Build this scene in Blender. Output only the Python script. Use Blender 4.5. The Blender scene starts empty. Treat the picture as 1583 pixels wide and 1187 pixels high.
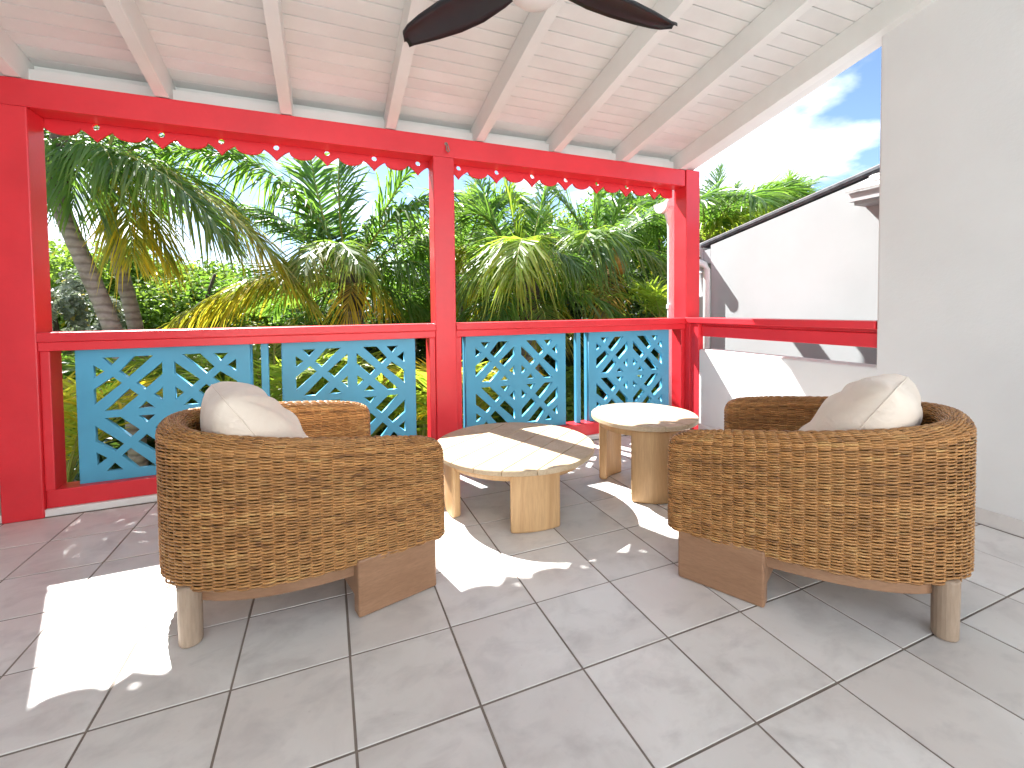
import bpy, bmesh, math, random
import numpy as np
from mathutils import Vector, Matrix
rng = np.random.default_rng(7)
random.seed(7)
U = 1.0 / 3.0                      # one floor tile = 1/3 m; most plans below are written in tiles

# ------------------------------------------------------------------ scene, camera, light
sc = bpy.context.scene
COL = sc.collection
F_PX, CX, CY = 683.44, 781.36, 498.04
YAW, PITCH, ROLL = -0.383, -0.031, -0.0107
CAM = np.array([-0.1351, -4.4616, 3.3519]) * U


def cam_axes():
    cy, sy = math.cos(YAW), math.sin(YAW)
    right = np.array([cy, sy, 0]); fwd = np.array([-sy, cy, 0]); up = np.array([0, 0, 1.0])
    f2 = math.cos(PITCH) * fwd + math.sin(PITCH) * up
    u2 = math.cos(PITCH) * up - math.sin(PITCH) * fwd
    r2 = math.cos(ROLL) * right + math.sin(ROLL) * u2
    u3 = math.cos(ROLL) * u2 - math.sin(ROLL) * right
    return r2, u3, f2


RX, RY, RF = cam_axes()
cam_d = bpy.data.cameras.new('camera')
cam = bpy.data.objects.new('camera', cam_d)
COL.objects.link(cam)
cam.matrix_world = Matrix(((RX[0], RY[0], -RF[0], CAM[0]), (RX[1], RY[1], -RF[1], CAM[1]),
                           (RX[2], RY[2], -RF[2], CAM[2]), (0, 0, 0, 1)))
cam_d.sensor_width = 36.0
cam_d.lens = F_PX / 1583.0 * 36.0
cam_d.shift_x = (791.5 - CX) / 1583.0
cam_d.shift_y = (CY - 593.5) / 1583.0
cam_d.clip_start = 0.03
cam_d.clip_end = 2000
sc.camera = cam

SUN_TO = Vector((-0.392, 1.0, 1.29)).normalized()      # towards the sun
sun_d = bpy.data.lights.new('sun', 'SUN')
sun_d.energy = 3.4
sun_d.angle = math.radians(0.5)
sun_d.color = (1.0, 0.985, 0.955)
sun = bpy.data.objects.new('sun', sun_d)
COL.objects.link(sun)
sun.rotation_euler = SUN_TO.to_track_quat('Z', 'Y').to_euler()
sun.location = (0, 10, 20)

world = bpy.data.worlds.new('World')
sc.world = world
world.use_nodes = True
wn, wl = world.node_tree.nodes, world.node_tree.links
wn.clear()
w_out = wn.new('ShaderNodeOutputWorld')
w_bg = wn.new('ShaderNodeBackground')
w_sky = wn.new('ShaderNodeTexSky')
w_sky.sky_type = 'NISHITA'
w_sky.sun_disc = False
w_sky.sun_elevation = math.radians(50.2)
w_sky.sun_rotation = math.atan2(-0.392, 1.0)
w_sky.air_density = 0.7
w_sky.dust_density = 0.2
w_sky.ozone_density = 1.8
w_bg.inputs['Strength'].default_value = 0.05
# cumulus: noise on the sky direction, projected on a flat cloud layer
w_tc = wn.new('ShaderNodeTexCoord')
w_sep = wn.new('ShaderNodeSeparateXYZ')
wl.new(w_tc.outputs['Generated'], w_sep.inputs[0])


def wmath(op, a, b=None, clamp=False):
    n = wn.new('ShaderNodeMath'); n.operation = op; n.use_clamp = clamp
    for i, v in enumerate((a, b)):
        if v is None: continue
        if isinstance(v, (int, float)): n.inputs[i].default_value = v
        else: wl.new(v, n.inputs[i])
    return n.outputs[0]


w_h = wmath('ADD', wmath('MAXIMUM', w_sep.outputs['Z'], 0.0), 0.22)
w_cmb = wn.new('ShaderNodeCombineXYZ')
wl.new(wmath('DIVIDE', w_sep.outputs['X'], w_h), w_cmb.inputs[0])
wl.new(wmath('DIVIDE', w_sep.outputs['Y'], w_h), w_cmb.inputs[1])
w_map = wn.new('ShaderNodeMapping')
w_map.inputs['Location'].default_value = (3.1, 0.4, 0.0)
wl.new(w_cmb.outputs[0], w_map.inputs['Vector'])
w_nz = wn.new('ShaderNodeTexNoise')
w_nz.inputs['Scale'].default_value = 1.5
w_nz.inputs['Detail'].default_value = 7.0
w_nz.inputs['Roughness'].default_value = 0.52
wl.new(w_map.outputs[0], w_nz.inputs['Vector'])
w_rmp = wn.new('ShaderNodeValToRGB')
w_rmp.color_ramp.elements[0].position = 0.455
w_rmp.color_ramp.elements[1].position = 0.64
wl.new(w_nz.outputs['Fac'], w_rmp.inputs[0])
w_nz2 = wn.new('ShaderNodeTexNoise')
w_nz2.inputs['Scale'].default_value = 3.2
w_nz2.inputs['Detail'].default_value = 5.0
wl.new(w_map.outputs[0], w_nz2.inputs['Vector'])
w_cl = wn.new('ShaderNodeValToRGB')
w_cl.color_ramp.elements[0].position = 0.38
w_cl.color_ramp.elements[0].color = (0.28, 0.305, 0.34, 1)
w_cl.color_ramp.elements[1].position = 0.60
w_cl.color_ramp.elements[1].color = (1.0, 1.05, 1.12, 1)
wl.new(w_nz2.outputs['Fac'], w_cl.inputs[0])
w_sc = wn.new('ShaderNodeVectorMath'); w_sc.operation = 'SCALE'; w_sc.inputs['Scale'].default_value = 11.0
wl.new(w_cl.outputs['Color'], w_sc.inputs[0])
w_mix = wn.new('ShaderNodeMixRGB')
wl.new(w_sc.outputs[0], w_mix.inputs['Color2'])
wl.new(wmath('MULTIPLY', w_rmp.outputs['Color'], 0.92), w_mix.inputs['Fac'])
wl.new(w_sky.outputs[0], w_mix.inputs['Color1'])
wl.new(w_mix.outputs[0], w_bg.inputs['Color'])
wl.new(w_bg.outputs[0], w_out.inputs['Surface'])

sc.view_settings.view_transform = 'Standard'
sc.view_settings.look = 'None'
sc.view_settings.gamma = 1.0
sc.view_settings.use_curve_mapping = False
sc.view_settings.exposure = 2.65
sc.render.engine = 'CYCLES'
sc.cycles.max_bounces = 10
sc.cycles.diffuse_bounces = 7
sc.cycles.glossy_bounces = 3
sc.cycles.transmission_bounces = 4
sc.cycles.sample_clamp_indirect = 6.0
sc.cycles.use_denoising = True


# ------------------------------------------------------------------ helpers
def at(px, py, d):
    """world point (metres) seen at photo pixel px,py, d metres deep into the scene"""
    return CAM + d * (RF + RX * ((px - CX) / F_PX) + RY * (-(py - CY) / F_PX))


def lin(r, g, b):
    def f(c):
        c /= 255.0
        return c / 12.92 if c <= 0.04045 else ((c + 0.055) / 1.055) ** 2.4
    return (f(r), f(g), f(b), 1.0)


class N:
    """tiny node-tree builder"""
    def __init__(s, name):
        s.m = bpy.data.materials.new(name); s.m.use_nodes = True
        s.t = s.m.node_tree; s.n = s.t.nodes; s.l = s.t.links
        s.n.clear()
        s.out = s.n.new('ShaderNodeOutputMaterial')

    def add(s, typ, **kw):
        x = s.n.new('ShaderNode' + typ)
        for k, v in kw.items():
            if k in x.inputs: s.set(x.inputs[k], v)
            else: setattr(x, k, v)
        return x

    def set(s, sock, v):
        if hasattr(v, 'links') or hasattr(v, 'is_output'): s.l.new(v, sock)
        else: sock.default_value = v

    def bsdf(s, color=None, rough=0.5, spec=0.5, normal=None, **kw):
        b = s.add('BsdfPrincipled')
        if color is not None: s.set(b.inputs['Base Color'], color)
        s.set(b.inputs['Roughness'], rough)
        b.inputs['Specular IOR Level'].default_value = spec
        if normal is not None: s.l.new(normal, b.inputs['Normal'])
        for k, v in kw.items(): s.set(b.inputs[k.replace('_', ' ')], v)
        return b

    def finish(s, b):
        s.l.new(b.outputs[0], s.out.inputs['Surface']); return s.m

    def coord(s, kind='Object', scale=(1, 1, 1), rand=False, rot=(0, 0, 0)):
        tc = s.add('TexCoord')
        v = tc.outputs[kind]
        if rand:
            oi = s.add('ObjectInfo')
            mul = s.add('VectorMath', operation='SCALE'); mul.inputs[0].default_value = (37, 91, 53)
            s.l.new(oi.outputs['Random'], mul.inputs['Scale'])
            ad = s.add('VectorMath', operation='ADD')
            s.l.new(v, ad.inputs[0]); s.l.new(mul.outputs[0], ad.inputs[1]); v = ad.outputs[0]
        mp = s.add('Mapping'); mp.inputs['Scale'].default_value = scale; mp.inputs['Rotation'].default_value = rot
        s.l.new(v, mp.inputs['Vector'])
        return mp.outputs[0]

    def noise(s, vec, scale=5, detail=4, rough=0.5, dist=0.0):
        x = s.add('TexNoise'); x.inputs['Scale'].default_value = scale
        x.inputs['Detail'].default_value = detail; x.inputs['Roughness'].default_value = rough
        x.inputs['Distortion'].default_value = dist
        s.l.new(vec, x.inputs['Vector']); return x.outputs['Fac']

    def ramp(s, fac, *stops):
        r = s.add('ValToRGB'); e = r.color_ramp.elements
        while len(e) < len(stops): e.new(0.5)
        for i, (p, c) in enumerate(stops):
            e[i].position = p; e[i].color = c if len(c) == 4 else (*c, 1)
        s.l.new(fac, r.inputs[0]); return r.outputs[0]

    def bump(s, h, strength=0.2, dist=0.01):
        b = s.add('Bump'); b.inputs['Strength'].default_value = strength; b.inputs['Distance'].default_value = dist
        s.l.new(h, b.inputs['Height']); return b.outputs[0]

    def mix(s, fac, a, b, typ='MIX'):
        m = s.add('MixRGB', blend_type=typ)
        s.set(m.inputs[0], fac); s.set(m.inputs[1], a); s.set(m.inputs[2], b); return m.outputs[0]


M = {}


def painted(name, base, rough=0.45, var=0.06, spec=0.4, bump=0.06, wear=None, coat=0.0):
    k = N(name); v = k.coord('Object', rand=True)
    n1 = k.noise(v, 2.2, 5, 0.6)
    n2 = k.noise(v, 60, 3, 0.6)
    d = tuple(c * (1 - var * 2) for c in base[:3]) + (1,)
    l = tuple(min(1, c * (1 + var)) for c in base[:3]) + (1,)
    c = k.ramp(n1, (0.3, d), (0.7, l))
    if wear:
        n3 = k.noise(v, 14, 6, 0.7)
        c = k.mix(k.ramp(n3, (0.735, (0, 0, 0)), (0.775, (.8, .8, .8))), c, wear)
    r = k.ramp(n1, (0.3, (rough - .06,) * 3), (0.7, (rough + .08,) * 3))
    M[name] = k.finish(k.bsdf(c, r, spec, k.bump(n2, bump, 0.004), Coat_Weight=coat, Coat_Roughness=0.2))


painted('red_paint', (0.72, 0.030, 0.043), 0.38, 0.07, bump=0.16, coat=0.22, wear=(0.72, 0.20, 0.20, 1))
painted('red_paint_valance', (0.72, 0.030, 0.043), 0.38, 0.05)
painted('blue_paint', (0.085, 0.37, 0.57), 0.38, 0.06)
painted('white_timber', (0.72, 0.735, 0.71), 0.5, 0.04, bump=0.1)
painted('white_board', (0.715, 0.735, 0.712), 0.5, 0.05, bump=0.1)
painted('white_plaster', (0.71, 0.715, 0.705), 0.75, 0.02, 0.2, 0.25)
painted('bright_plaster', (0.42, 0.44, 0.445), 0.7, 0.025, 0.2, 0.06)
painted('white_plastic', (0.78, 0.78, 0.76), 0.3, 0.02)
painted('fascia_grey', (0.46, 0.45, 0.46), 0.5, 0.05)
painted('fan_black', (0.018, 0.020, 0.024), 0.4, 0.1)
painted('white_ledge', (0.74, 0.75, 0.745), 0.35, 0.04)
painted('hook_metal', (0.30, 0.26, 0.22), 0.35, 0.2)
painted('roof_underlay', (0.3, 0.28, 0.26), 0.8, 0.1)


def mk_tile():
    k = N('floor_tile'); v = k.coord('Object', rand=True)
    n1 = k.noise(v, 4.5, 6, 0.62, 0.6); n2 = k.noise(v, 1.6, 3, 0.5, 0.3); n3 = k.noise(v, 260, 2, 0.5)
    v2 = k.coord('Object', (1, 1.5, 1), True, (0, 0, 0.6))
    n4 = k.noise(v2, 7, 5, 0.6, 0.35)
    oi = k.add('ObjectInfo')
    c = k.ramp(n1, (0.30, (0.58, 0.56, 0.535)), (0.50, (0.71, 0.695, 0.67)), (0.74, (0.77, 0.755, 0.735)))
    c = k.mix(k.ramp(n2, (0.38, (0.0,) * 3), (0.68, (0.9,) * 3)), c, (0.62, 0.585, 0.555, 1))
    c = k.mix(k.ramp(n4, (0.50, (0.0,) * 3), (0.76, (0.62,) * 3)), c, (0.45, 0.43, 0.42, 1))
    tone = k.ramp(oi.outputs['Random'], (0.0, (0.93,) * 3), (1.0, (1.04,) * 3))
    c = k.mix(1.0, c, tone, 'MULTIPLY')
    n5 = k.noise(k.coord('Object', rand=True), 38, 4, 0.7)
    c = k.mix(k.ramp(n5, (0.70, (0.0,) * 3), (0.80, (0.5,) * 3)), c, (0.34, 0.31, 0.29, 1))
    r = k.ramp(n1, (0.3, (0.30,) * 3), (0.7, (0.42,) * 3))
    M['tile'] = k.finish(k.bsdf(c, r, 0.45, k.bump(n3, 0.05, 0.002)))
    k = N('grout'); v = k.coord('Object')
    c = k.ramp(k.noise(v, 3, 5, 0.6), (0.3, (0.15, 0.12, 0.10)), (0.7, (0.29, 0.25, 0.215)))
    M['grout'] = k.finish(k.bsdf(c, 0.9, 0.2))


def mk_wood(name, a, b, rough=0.5, scale=(1, 1, 1), bump=0.12):
    k = N(name)
    v = k.coord('Object', scale, True)
    n = k.noise(v, 9, 6, 0.62, 0.7)
    fine = k.noise(k.coord('Object', tuple(s * 3 for s in scale), True), 30, 3, 0.6)
    c = k.ramp(n, (0.3, a), (0.72, b))
    c = k.mix(k.ramp(fine, (0.35, (0.28,) * 3), (0.6, (0.0,) * 3)), c, tuple(x * 0.66 for x in a[:3]) + (1,))
    M[name] = k.finish(k.bsdf(c, rough, 0.35, k.bump(fine, bump, 0.002)))


mk_tile()
mk_wood('table_top_wood', (0.44, 0.33, 0.21), (0.56, 0.445, 0.31), 0.5, (1, 1, 1))
mk_wood('table_leg_wood', (0.43, 0.25, 0.115), (0.60, 0.39, 0.20), 0.42, (1.6, 1.6, 0.12))
mk_wood('chair_base_wood', (0.26, 0.14, 0.078), (0.35, 0.20, 0.118), 0.42, (0.35, 0.35, 1.8))
mk_wood('chair_leg_wood', (0.30, 0.215, 0.15), (0.42, 0.325, 0.245), 0.5, (1.4, 1.4, 0.2))


def mk_wicker():
    k = N('wicker')
    at_ = k.add('Attribute', attribute_name='Col')
    v = k.coord('Object')
    n = k.noise(v, 90, 3, 0.6)
    big = k.noise(v, 3.0, 3, 0.5)
    c = k.mix(k.ramp(n, (0.3, (0.0,) * 3), (0.75, (0.35,) * 3)), at_.outputs['Color'], (0.10, 0.045, 0.018, 1))
    c = k.mix(k.ramp(big, (0.35, (0.0,) * 3), (0.7, (0.3,) * 3)), c, (0.42, 0.215, 0.07, 1))
    M['wicker'] = k.finish(k.bsdf(c, 0.42, 0.5, k.bump(n, 0.2, 0.002)))
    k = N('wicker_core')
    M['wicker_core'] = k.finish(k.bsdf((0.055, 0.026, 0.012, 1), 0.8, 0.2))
    k = N('cream_fabric'); v = k.coord('Object')
    w1 = k.noise(v, 900, 2, 0.5); w2 = k.noise(v, 5, 4, 0.6)
    f1 = k.noise(k.coord('Object', (2.2, 7.0, 9.0), True, (0.2, 0.5, 0.3)), 1.3, 4, 0.5, 1.6)
    mm = k.add('Math', operation='MULTIPLY_ADD'); k.l.new(w1, mm.inputs[0]); mm.inputs[1].default_value = 0.05; k.l.new(f1, mm.inputs[2]); fold = mm.outputs[0]
    c = k.ramp(w2, (0.3, (0.73, 0.63, 0.53)), (0.7, (0.80, 0.71, 0.61)))
    M['fabric'] = k.finish(k.bsdf(c, 0.85, 0.15, k.bump(fold, 0.5, 0.012), Sheen_Weight=0.25))


mk_wicker()


def mk_leaf(name, a, b, tr, trans=0.42, rough=0.38, spec=0.45):
    k = N(name)
    at_ = k.add('Attribute', attribute_name='Col')
    sep = k.add('SeparateColor'); k.l.new(at_.outputs['Color'], sep.inputs[0])
    v = k.coord('Object')
    n = k.noise(v, 1.3, 3, 0.6)
    add = k.add('Math', operation='ADD'); k.l.new(sep.outputs[0], add.inputs[0])
    sub = k.add('Math', operation='MULTIPLY_ADD'); k.l.new(n, sub.inputs[0]); sub.inputs[1].default_value = 0.9; sub.inputs[2].default_value = -0.45
    k.l.new(sub.outputs[0], add.inputs[1])
    c = k.ramp(add.outputs[0], (0.1, a), (0.9, b))
    # second channel: how far the leaf has turned yellow
    c = k.mix(sep.outputs[1], c, (0.72, 0.50, 0.02, 1))
    p = k.bsdf(c, rough, spec)
    t = k.add('BsdfTranslucent')
    tc = k.mix(sep.outputs[1], tr + (1,) if len(tr) == 3 else tr, (1.0, 0.74, 0.05, 1))
    k.l.new(tc, t.inputs['Color'])
    mx = k.add('MixShader'); mx.inputs[0].default_value = trans
    k.l.new(p.outputs[0], mx.inputs[1]); k.l.new(t.outputs[0], mx.inputs[2])
    M[name] = k.finish(mx)


mk_leaf('palm_leaf', (0.030, 0.085, 0.026), (0.095, 0.190, 0.040), (0.22, 0.42, 0.05), 0.46)
mk_leaf('palm_leaf_bright', (0.075, 0.155, 0.020), (0.170, 0.265, 0.035), (0.38, 0.58, 0.05), 0.48)
mk_leaf('palm_leaf_dry', (0.16, 0.10, 0.045), (0.34, 0.22, 0.085), (0.38, 0.22, 0.05), 0.3, 0.6, 0.2)
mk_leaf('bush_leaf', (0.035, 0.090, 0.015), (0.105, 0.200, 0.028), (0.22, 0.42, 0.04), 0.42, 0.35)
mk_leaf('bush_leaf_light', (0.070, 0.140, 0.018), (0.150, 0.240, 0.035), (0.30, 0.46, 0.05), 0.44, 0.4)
mk_leaf('bush_leaf_silver', (0.15, 0.18, 0.13), (0.40, 0.42, 0.36), (0.25, 0.30, 0.18), 0.25, 0.5)
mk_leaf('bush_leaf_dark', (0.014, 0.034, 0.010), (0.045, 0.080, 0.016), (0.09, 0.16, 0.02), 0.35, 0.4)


def mk_trunks():
    k = N('palm_trunk'); v = k.coord('Object')
    w = k.add('TexWave', wave_type='BANDS', bands_direction='Z'); w.inputs['Scale'].default_value = 3.9
    w.inputs['Distortion'].default_value = 2.6; w.inputs['Detail'].default_value = 5; w.inputs['Detail Scale'].default_value = 1.6
    k.l.new(v, w.inputs['Vector'])
    n = k.noise(v, 9, 6, 0.65)
    c = k.ramp(n, (0.3, (0.20, 0.155, 0.125)), (0.7, (0.37, 0.31, 0.265)))
    c = k.mix(k.ramp(w.outputs['Fac'], (0.0, (0.55,) * 3), (0.45, (0.0,) * 3)), c, (0.10, 0.075, 0.06, 1))
    M['palm_trunk'] = k.finish(k.bsdf(c, 0.85, 0.2, k.bump(w.outputs['Fac'], 0.5, 0.02)))
    k = N('bark'); v = k.coord('Object', (1, 1, 0.3))
    n = k.noise(v, 14, 6, 0.7)
    c = k.ramp(n, (0.3, (0.05, 0.035, 0.025)), (0.7, (0.16, 0.12, 0.09)))
    M['bark'] = k.finish(k.bsdf(c, 0.9, 0.2, k.bump(n, 0.5, 0.02)))
    k = N('coconut'); v = k.coord('Object', rand=True)
    c = k.ramp(k.noise(v, 4, 4, 0.6), (0.3, (0.34, 0.13, 0.02)), (0.7, (0.52, 0.24, 0.04)))
    M['coconut'] = k.finish(k.bsdf(c, 0.5, 0.4))
    k = N('palm_rib'); v = k.coord('Object')
    c = k.ramp(k.noise(v, 3, 3, 0.5), (0.3, (0.16, 0.20, 0.03)), (0.7, (0.34, 0.33, 0.07)))
    M['palm_rib'] = k.finish(k.bsdf(c, 0.45, 0.4))
    k = N('soil'); v = k.coord('Object')
    n = k.noise(v, 0.8, 8, 0.65)
    c = k.ramp(n, (0.3, (0.05, 0.075, 0.02)), (0.55, (0.09, 0.11, 0.03)), (0.75, (0.13, 0.095, 0.06)))
    M['soil'] = k.finish(k.bsdf(c, 0.95, 0.1, k.bump(n, 0.6, 0.05)))
    k = N('shingle'); v = k.coord('Object', rand=True)
    n = k.noise(v, 14, 6, 0.7)
    c = k.ramp(n, (0.3, (0.30, 0.29, 0.285)), (0.7, (0.46, 0.45, 0.44)))
    M['shingle'] = k.finish(k.bsdf(c, 0.85, 0.2, k.bump(n, 0.4, 0.01)))
    k = N('roof_edge'); v = k.coord('Object')
    n = k.noise(v, 10, 5, 0.65)
    c = k.ramp(n, (0.3, (0.06, 0.065, 0.075)), (0.7, (0.16, 0.17, 0.185)))
    M['roof_edge'] = k.finish(k.bsdf(c, 0.7, 0.3))
    k = N('lamp_glass')
    M['lamp_glass'] = k.finish(k.bsdf((0.80, 0.79, 0.76, 1), 0.35, 0.5))


mk_trunks()


class MB:
    """collects shapes (in tile units unless s=1) and links them as ONE mesh object"""
    def __init__(s): s.v = []; s.f = []

    def add(s, vs, fs):
        o = len(s.v); s.v.extend([tuple(map(float, p)) for p in vs]); s.f.extend([tuple(i + o for i in q) for q in fs]); return s

    def box(s, x0, x1, y0, y1, z0, z1):
        return s.add([(x0, y0, z0), (x1, y0, z0), (x1, y1, z0), (x0, y1, z0), (x0, y0, z1), (x1, y0, z1), (x1, y1, z1), (x0, y1, z1)],
                     [(0, 3, 2, 1), (4, 5, 6, 7), (0, 1, 5, 4), (1, 2, 6, 5), (2, 3, 7, 6), (3, 0, 4, 7)])

    def prism(s, poly, fa, fb):
        """poly: 2D points; fa/fb map a 2D point to its 3D front / back"""
        n = len(poly)
        vs = [fa(*p) for p in poly] + [fb(*p) for p in poly]
        fs = [tuple(range(n))[::-1], tuple(range(n, 2 * n))]
        fs += [(i, (i + 1) % n, n + (i + 1) % n, n + i) for i in range(n)]
        return s.add(vs, fs)

    def tube(s, path, rad, n=8, cap=True):
        path = [np.array(p, float) for p in path]
        rad = rad if hasattr(rad, '__len__') else [rad] * len(path)
        rings = []; ref = np.array([0.3, 0.2, 1.0])
        for i, p in enumerate(path):
            t = path[min(i + 1, len(path) - 1)] - path[max(i - 1, 0)]
            t = t / (np.linalg.norm(t) + 1e-9)
            a = np.cross(t, ref)
            if np.linalg.norm(a) < 1e-3: a = np.cross(t, (1, 0, 0))
            a /= np.linalg.norm(a); b = np.cross(t, a)
            rings.append([p + rad[i] * (math.cos(2 * math.pi * k / n) * a + math.sin(2 * math.pi * k / n) * b) for k in range(n)])
        vs = [q for r in rings for q in r]; fs = []
        for i in range(len(path) - 1):
            for k in range(n):
                fs.append((i * n + k, i * n + (k + 1) % n, (i + 1) * n + (k + 1) % n, (i + 1) * n + k))
        if cap:
            fs.append(tuple(range(n))[::-1]); fs.append(tuple((len(path) - 1) * n + k for k in range(n)))
        return s.add(vs, fs)

    def lathe(s, prof, cx, cy, n=32):
        vs = []; fs = []
        for r, z in prof:
            for k in range(n):
                a = 2 * math.pi * k / n; vs.append((cx + r * math.cos(a), cy + r * math.sin(a), z))
        m = len(prof)
        for i in range(m - 1):
            for k in range(n): fs.append((i * n + k, i * n + (k + 1) % n, (i + 1) * n + (k + 1) % n, (i + 1) * n + k))
        fs.append(tuple(range(n))[::-1]); fs.append(tuple((m - 1) * n + k for k in range(n)))
        return s.add(vs, fs)

    def mesh(s, name, mat, smooth=False, scale=U, origin=(0, 0, 0)):
        me = bpy.data.meshes.new(name)
        o = np.array(origin, float)
        me.from_pydata([tuple(np.array(p) * scale - o) for p in s.v], [], s.f)
        bm = bmesh.new(); bm.from_mesh(me); bmesh.ops.recalc_face_normals(bm, faces=bm.faces); bm.to_mesh(me); bm.free()
        if mat: me.materials.append(M[mat])
        if smooth:
            me.polygons.foreach_set('use_smooth', [True] * len(me.polygons))
        me.update()
        return me

    def build(s, name, mat, parent=None, smooth=False, bevel=0.0, scale=U, origin=None):
        if origin is None:
            origin = world_loc(parent) if parent else (0, 0, 0)
        me = s.mesh(name, mat, smooth, scale, origin)
        o = obj(name, me, parent)
        if not parent: o.location = origin
        if bevel:
            b = o.modifiers.new('bevel', 'BEVEL'); b.width = bevel; b.segments = 2; b.limit_method = 'ANGLE'
            b.angle_limit = math.radians(50)
        return o


def world_loc(o):
    v = Vector((0, 0, 0))
    while o is not None:
        v = v + o.location; o = o.parent
    return tuple(v)


def obj(name, me, parent=None):
    o = bpy.data.objects.new(name, me); COL.objects.link(o); o.parent = parent; return o


def tag(o, label, cat, group=None, kind=None):
    o['label'] = label
    if cat: o['category'] = cat
    if group: o['group'] = group
    if kind: o['kind'] = kind
    return o


def thing(name, label, cat, loc=(0, 0, 0), rotz=0, group=None):
    o = bpy.data.objects.new(name, None); COL.objects.link(o)
    o.location = loc; o.rotation_euler = (0, 0, rotz); o.empty_display_size = 0.1
    return tag(o, label, cat, group)


def struct(o): o['kind'] = 'structure'; return o


def poly_holes_mesh(name, outer, holes, to3, thick, mat, bevel=0.004):
    """a flat board with real cut-outs: 2D curve with holes, extruded. returns a mesh (metres)"""
    cu = bpy.data.curves.new(name, 'CURVE'); cu.dimensions = '2D'; cu.fill_mode = 'BOTH'
    for poly in [outer] + holes:
        sp = cu.splines.new('POLY'); sp.points.add(len(poly) - 1); sp.use_cyclic_u = True
        for p, q in zip(sp.points, poly): p.co = (q[0] * U, q[1] * U, 0, 1)
    cu.extrude = thick * U / 2 - bevel; cu.bevel_depth = bevel; cu.bevel_resolution = 1; cu.offset = -bevel
    o = bpy.data.objects.new(name, cu); COL.objects.link(o)
    dg = bpy.context.evaluated_depsgraph_get()
    me = bpy.data.meshes.new_from_object(o.evaluated_get(dg))
    bpy.data.objects.remove(o); bpy.data.curves.remove(cu)
    me.name = name
    me.materials.clear(); me.materials.append(M[mat])
    n = len(me.vertices); co = np.empty(n * 3); me.vertices.foreach_get('co', co); co = co.reshape(-1, 3)
    me.vertices.foreach_set('co', to3(co).ravel()); me.update()
    return me


# ------------------------------------------------------------------ ground, floor, walls
GZ = -2.75                                    # garden level, one storey below the balcony (metres)
gr = MB().add([(-300, -300, GZ), (300, -300, GZ), (300, 300, GZ), (-300, 300, GZ)], [(0, 1, 2, 3)]).build('garden_ground', 'soil', scale=1)
struct(gr)

XL, XR, YF, YB = -5.12, 9.03, 5.0, -9.4
YROOF = -6.9                                  # roof cut short so sun reaches the added bounce wall and paving behind       # terrace interior, tiles
floor = MB().box(XL - .5, XR + .5, YB, 5.6, -0.6, -0.007).build('floor', 'grout'); struct(floor)
gap = 0.0105
tb = MB()
a, b2, zt, zc = gap, 1 - gap, 0.0, -0.0035
c1 = 0.0035
tb.add([(a, a, -.03), (b2, a, -.03), (b2, b2, -.03), (a, b2, -.03), (a, a, zc), (b2, a, zc), (b2, b2, zc), (a, b2, zc),
        (a + c1, a + c1, zt), (b2 - c1, a + c1, zt), (b2 - c1, b2 - c1, zt), (a + c1, b2 - c1, zt)],
       [(8, 9, 10, 11), (4, 5, 9, 8), (5, 6, 10, 9), (6, 7, 11, 10), (7, 4, 8, 11), (0, 1, 5, 4), (1, 2, 6, 5), (2, 3, 7, 6), (3, 0, 4, 7)])
tile_me = tb.mesh('floor_tile', 'tile')
for i in range(-6, 9):
    for j in range(-8, 5):
        o = obj('floor_tile', tile_me, floor)
        o.location = (i * U + rng.normal(0, .0004), j * U + rng.normal(0, .0004), rng.normal(0, .00025))
        o.rotation_euler = (rng.normal(0, .0006), rng.normal(0, .0006), rng.normal(0, .0008))
MB().box(XL, XR, 5.02, 5.75, 0.0, 0.125).build('raised_ledge', 'white_ledge', floor, bevel=.006)

# right-hand wall: full height near the camera, cut down to a parapet at the side opening
YO = 0.42
RS = 0.212                                     # roof slope


def ceil_z(y): return 7.56 + RS * (5 - y)


w = thing('side_wall', 'white plastered wall on the right with a low parapet part', 'wall')
poly = [(YB, 0), (4.52, 0), (4.52, 2.215), (YO, 2.215), (YO, ceil_z(YO) - .01), (YROOF + .3, ceil_z(YROOF + .3) - .01), (YROOF + .3, 7.5), (YB, 7.5)]
MB().prism(poly, lambda y, z: (XR, y, z), lambda y, z: (XR + .5, y, z)).build('wall_body', 'white_plaster', w, bevel=.012)
yy = 4.5
while yy > YB:
    MB().box(XR - .03, XR - .002, max(YB, yy - .99), yy, 0.004, .24).build('skirting_tile', 'tile', w, bevel=.002)
    yy -= 1.0
lw = MB().prism([(YB, 0), (5.9, 0), (5.9, ceil_z(5.9) - .02), (YROOF + .3, ceil_z(YROOF + .3) - .02), (YROOF + .3, 7.5), (YB, 7.5)], lambda y, z: (XL, y, z), lambda y, z: (XL - .5, y, z)).build('left_wall', 'white_plaster'); struct(lw)
bw = MB().box(-14, 18, -18.5, -18, -.1, 10.5).build('bounce_wall', 'white_plaster'); struct(bw)  # unseen wall added behind the camera, throws sunlight back onto the chairs
ct = MB().box(-14, 18, -18, YB - .01, -.62, -.012).build('bounce_paving', 'white_ledge'); struct(ct)  # unseen pale paving added with it, bounces sun up under the roof
sl = MB().box(XL - .5, XR + .5, -18.5, 5.6, -8.3, -.62).build('lower_storey', 'white_plaster'); struct(sl)

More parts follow.
